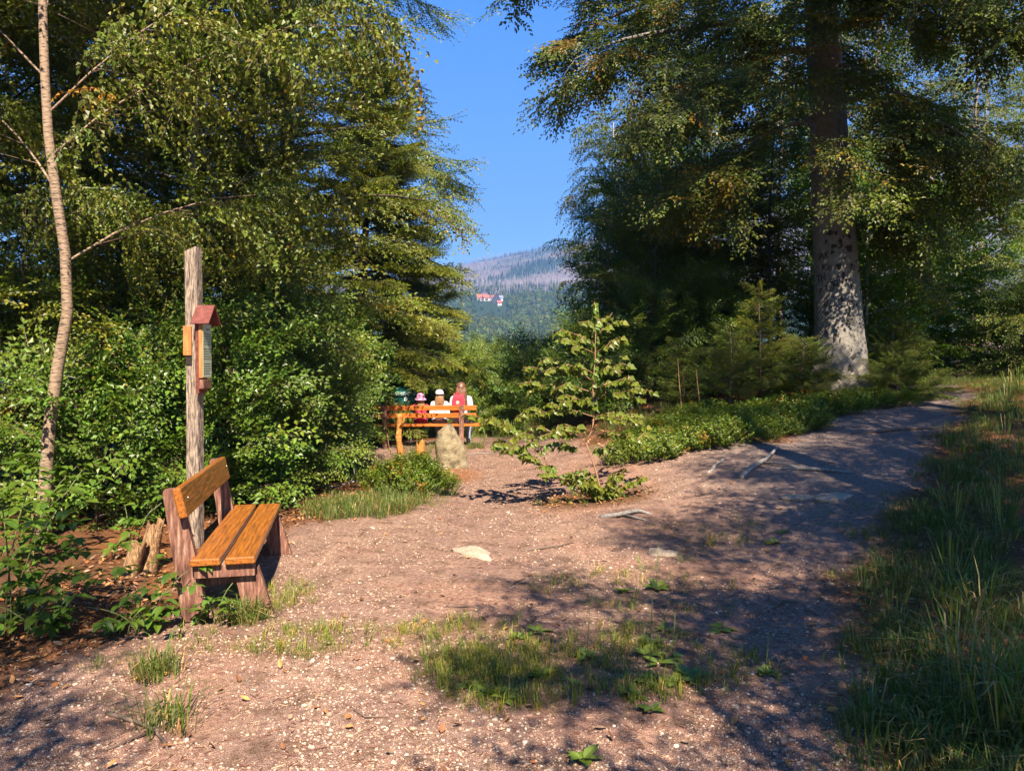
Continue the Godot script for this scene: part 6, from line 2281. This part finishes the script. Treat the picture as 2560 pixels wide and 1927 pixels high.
func build_ground_cover() -> void:
	var r := RandomNumberGenerator.new()
	r.seed = 701
	var short := blade_tuft(702, Color(0.13, 0.18, 0.03), Color(0.40, 0.30, 0.12), 14, 0.085, 0.09, 0.0017)
	var tall := blade_tuft(703, Color(0.095, 0.15, 0.028), Color(0.33, 0.25, 0.10), 18, 0.21, 0.08, 0.0024)
	var meadow := blade_tuft(704, Color(0.13, 0.185, 0.03), Color(0.30, 0.25, 0.10), 15, 0.48, 0.10, 0.0032)
	var at := [[], [], []]
	var tint := [[], [], []]
	var tries := 80000
	for k in tries:
		# denser near the walker
		var d := 2.3 + 17.5 * pow(r.randf(), 1.7)
		var x := r.randf_range(-3.4, 1.0 + d * 0.72)
		if d > 9.0 and r.randf() < 0.35:
			x = r.randf_range(7.0, 14.0)
		var g := grass_share(x, d)
		if r.randf() > g * g * 1.25:
			continue
		var kind := 0
		var verge := x - right_edge(d)
		if (verge > 0.15 and d < 16.0 and r.randf() < 0.22) or (d > 8.0 and x < -1.0 and r.randf() < 0.6):
			kind = 1
		if (d > 16.0 and x < 4.0 and r.randf() < 0.6) or (verge > 0.6 and r.randf() < 0.03):
			kind = 2 if r.randf() < 0.55 else 1
		var b := Basis(Vector3.UP, r.randf() * TAU).scaled(Vector3.ONE * r.randf_range(0.6, 1.25))
		at[kind].append(Transform3D(b, on(x, d, -0.005)))
		var t := vary(r, Color.WHITE, 0.2)
		if d < 6.0 and verge < 0.0 and r.randf() < 0.5:
			t = Color(1.9, 1.35, 1.3)
		tint[kind].append(t)
	# single tufts and the tall grass by the paths
	for e in [[-1.86, 3.85, 0.10, 16, 1], [-1.55, 3.35, 0.12, 7, 1], [-2.25, 3.95, 0.05, 4, 0], [1.95, 3.0, 0.35, 50, 1], [2.25, 3.2, 0.3, 22, 2], [-1.72, 4.75, 0.14, 26, 1], [-2.0, 8.3, 0.35, 60, 1], [9.3, 16.8, 1.1, 120, 1], [2.5, 14.0, 0.9, 60, 1], [0.3, 19.0, 2.6, 120, 1], [-1.5, 15.2, 0.7, 50, 1], [-0.75, 15.5, 0.15, 16, 1]]:
		for k in e[3]:
			var a := r.randf() * TAU
			var q: float = e[2] * sqrt(r.randf())
			at[e[4]].append(Transform3D(Basis(Vector3.UP, r.randf() * TAU).scaled(Vector3.ONE * r.randf_range(0.6, 1.2)), on(e[0] + cos(a) * q, e[1] + sin(a) * q, -0.005)))
			tint[e[4]].append(vary(r, Color.WHITE, 0.2))
	var labels := ["short trodden grass scattered over the path and its edges", "knee-high grass along the verges of the paths", "tall seeding grass at the edge of the wood"]
	for k in 3:
		var o := copies("grass", [short, tall, meadow][k], M.grass, self, at[k], tint[k])
		o.set_meta("label", labels[k])
		o.set_meta("category", "grass")
	# grit and pebbles
	var st := begin(0)
	add_lump(st, Vector3(1.0, 0.6, 0.8), 1.0, 0.8, 5, 7)
	var pebble := done(st)
	var where := []
	var col := []
	for k in 170000:
		var d := 2.4 + 13.0 * pow(r.randf(), 2.1)
		var x := r.randf_range(-3.0, minf(1.0 + d * 0.7, 7.0))
		var f := floor_share(x, d)
		var n := patch.get_noise_2d(x * 1.1 + 30.0, d * 1.1) + 0.6 * patch.get_noise_2d(x * 4.3, d * 4.3 + 11.0)
		var want := 0.5 + 1.2 * n + 0.35 * (1.0 - ramp(3.5, 5.0, d))
		if r.randf() > want * (1.0 - 0.8 * f):
			continue
		var s := 0.0022 + 0.0062 * pow(r.randf(), 2.4) + (0.012 * r.randf() if r.randf() < 0.02 else 0.0)
		where.append(Transform3D((Basis(Vector3.UP, r.randf() * TAU) * Basis(Vector3.RIGHT, r.randf_range(-0.5, 0.5))).scaled(Vector3(s * r.randf_range(0.7, 1.5), s, s)), on(x, d, s * 0.1)))
		var l := r.randf_range(0.6, 1.15)
		var pick := r.randf()
		if pick < 0.42:
			col.append(Color(0.37 * l, 0.22 * l, 0.155 * l))
		elif pick < 0.80:
			col.append(Color(0.50 * l, 0.36 * l, 0.26 * l))
		elif pick < 0.9:
			col.append(Color(0.32 * l, 0.26 * l, 0.22 * l))
		else:
			col.append(Color(0.62 * l, 0.52 * l, 0.40 * l))
	var gv := copies("gravel", pebble, M.pebble, self, where, col)
	gv.set_meta("label", "pale grit and pebbles strewn over the reddish path")
	gv.set_meta("category", "gravel")
	# dry leaves and bits of bark
	st = begin(-1)
	add_leaf(st, Vector3.ZERO, Vector3.RIGHT, Vector3.UP, 0.05, 0.028, Color.WHITE, 1, 0.5, -0.4)
	var dry := done(st)
	where = []
	col = []
	for k in 40000:
		var d := 2.4 + 13.5 * pow(r.randf(), 1.6)
		var x := r.randf_range(-3.6, minf(1.2 + d * 0.72, 8.0))
		var f := floor_share(x, d)
		if r.randf() > 0.02 + 0.98 * f * (0.8 + patch.get_noise_2d(x * 1.7, d * 1.7)):
			continue
		if x > right_edge(d) and r.randf() < 0.7:
			continue
		var nx := Vector3(cos(r.randf() * TAU), r.randf_range(-0.25, 0.25), sin(r.randf() * TAU))
		where.append(frame(nx, Vector3(r.randf_range(-0.6, 0.6), 1, r.randf_range(-0.6, 0.6)), on(x, d, 0.008), r.randf_range(0.45, 1.15)))
		var l := r.randf_range(0.55, 1.25)
		col.append([Color(0.34 * l, 0.13 * l, 0.045 * l), Color(0.22 * l, 0.10 * l, 0.05 * l), Color(0.44 * l, 0.21 * l, 0.07 * l), Color(0.30 * l, 0.19 * l, 0.12 * l)][r.randi() % 4])
	var lt := copies("leaf_litter", dry, M.litter, self, where, col)
	lt.set_meta("label", "orange-brown dry leaves littering the ground under plants and trees")
	lt.set_meta("category", "leaf litter")
	# needles, straw and bark crumbs on the path
	st = begin(-1)
	add_box(st, Vector3(1.0, 0.05, 0.07), 0.01)
	var crumb := done(st)
	where = []
	col = []
	for k in 26000:
		var d := 2.4 + 12.0 * pow(r.randf(), 1.9)
		var x := r.randf_range(-3.0, minf(1.0 + d * 0.7, 7.0))
		var l := 0.012 + 0.045 * pow(r.randf(), 2.5)
		where.append(Transform3D((Basis(Vector3.UP, r.randf() * TAU) * Basis(Vector3.BACK, r.randf_range(-0.2, 0.2))).scaled(Vector3.ONE * l), on(x, d, 0.003)))
		var c := r.randf_range(0.5, 1.3)
		col.append(Color(0.19 * c, 0.085 * c, 0.055 * c) if r.randf() < 0.7 else Color(0.5 * c, 0.33 * c, 0.2 * c))
	var cr := copies("bark_crumbs", crumb, M.pebble, self, where, col)
	cr.set_meta("label", "fine needles and bark crumbs scattered on the path")
	cr.set_meta("category", "debris")
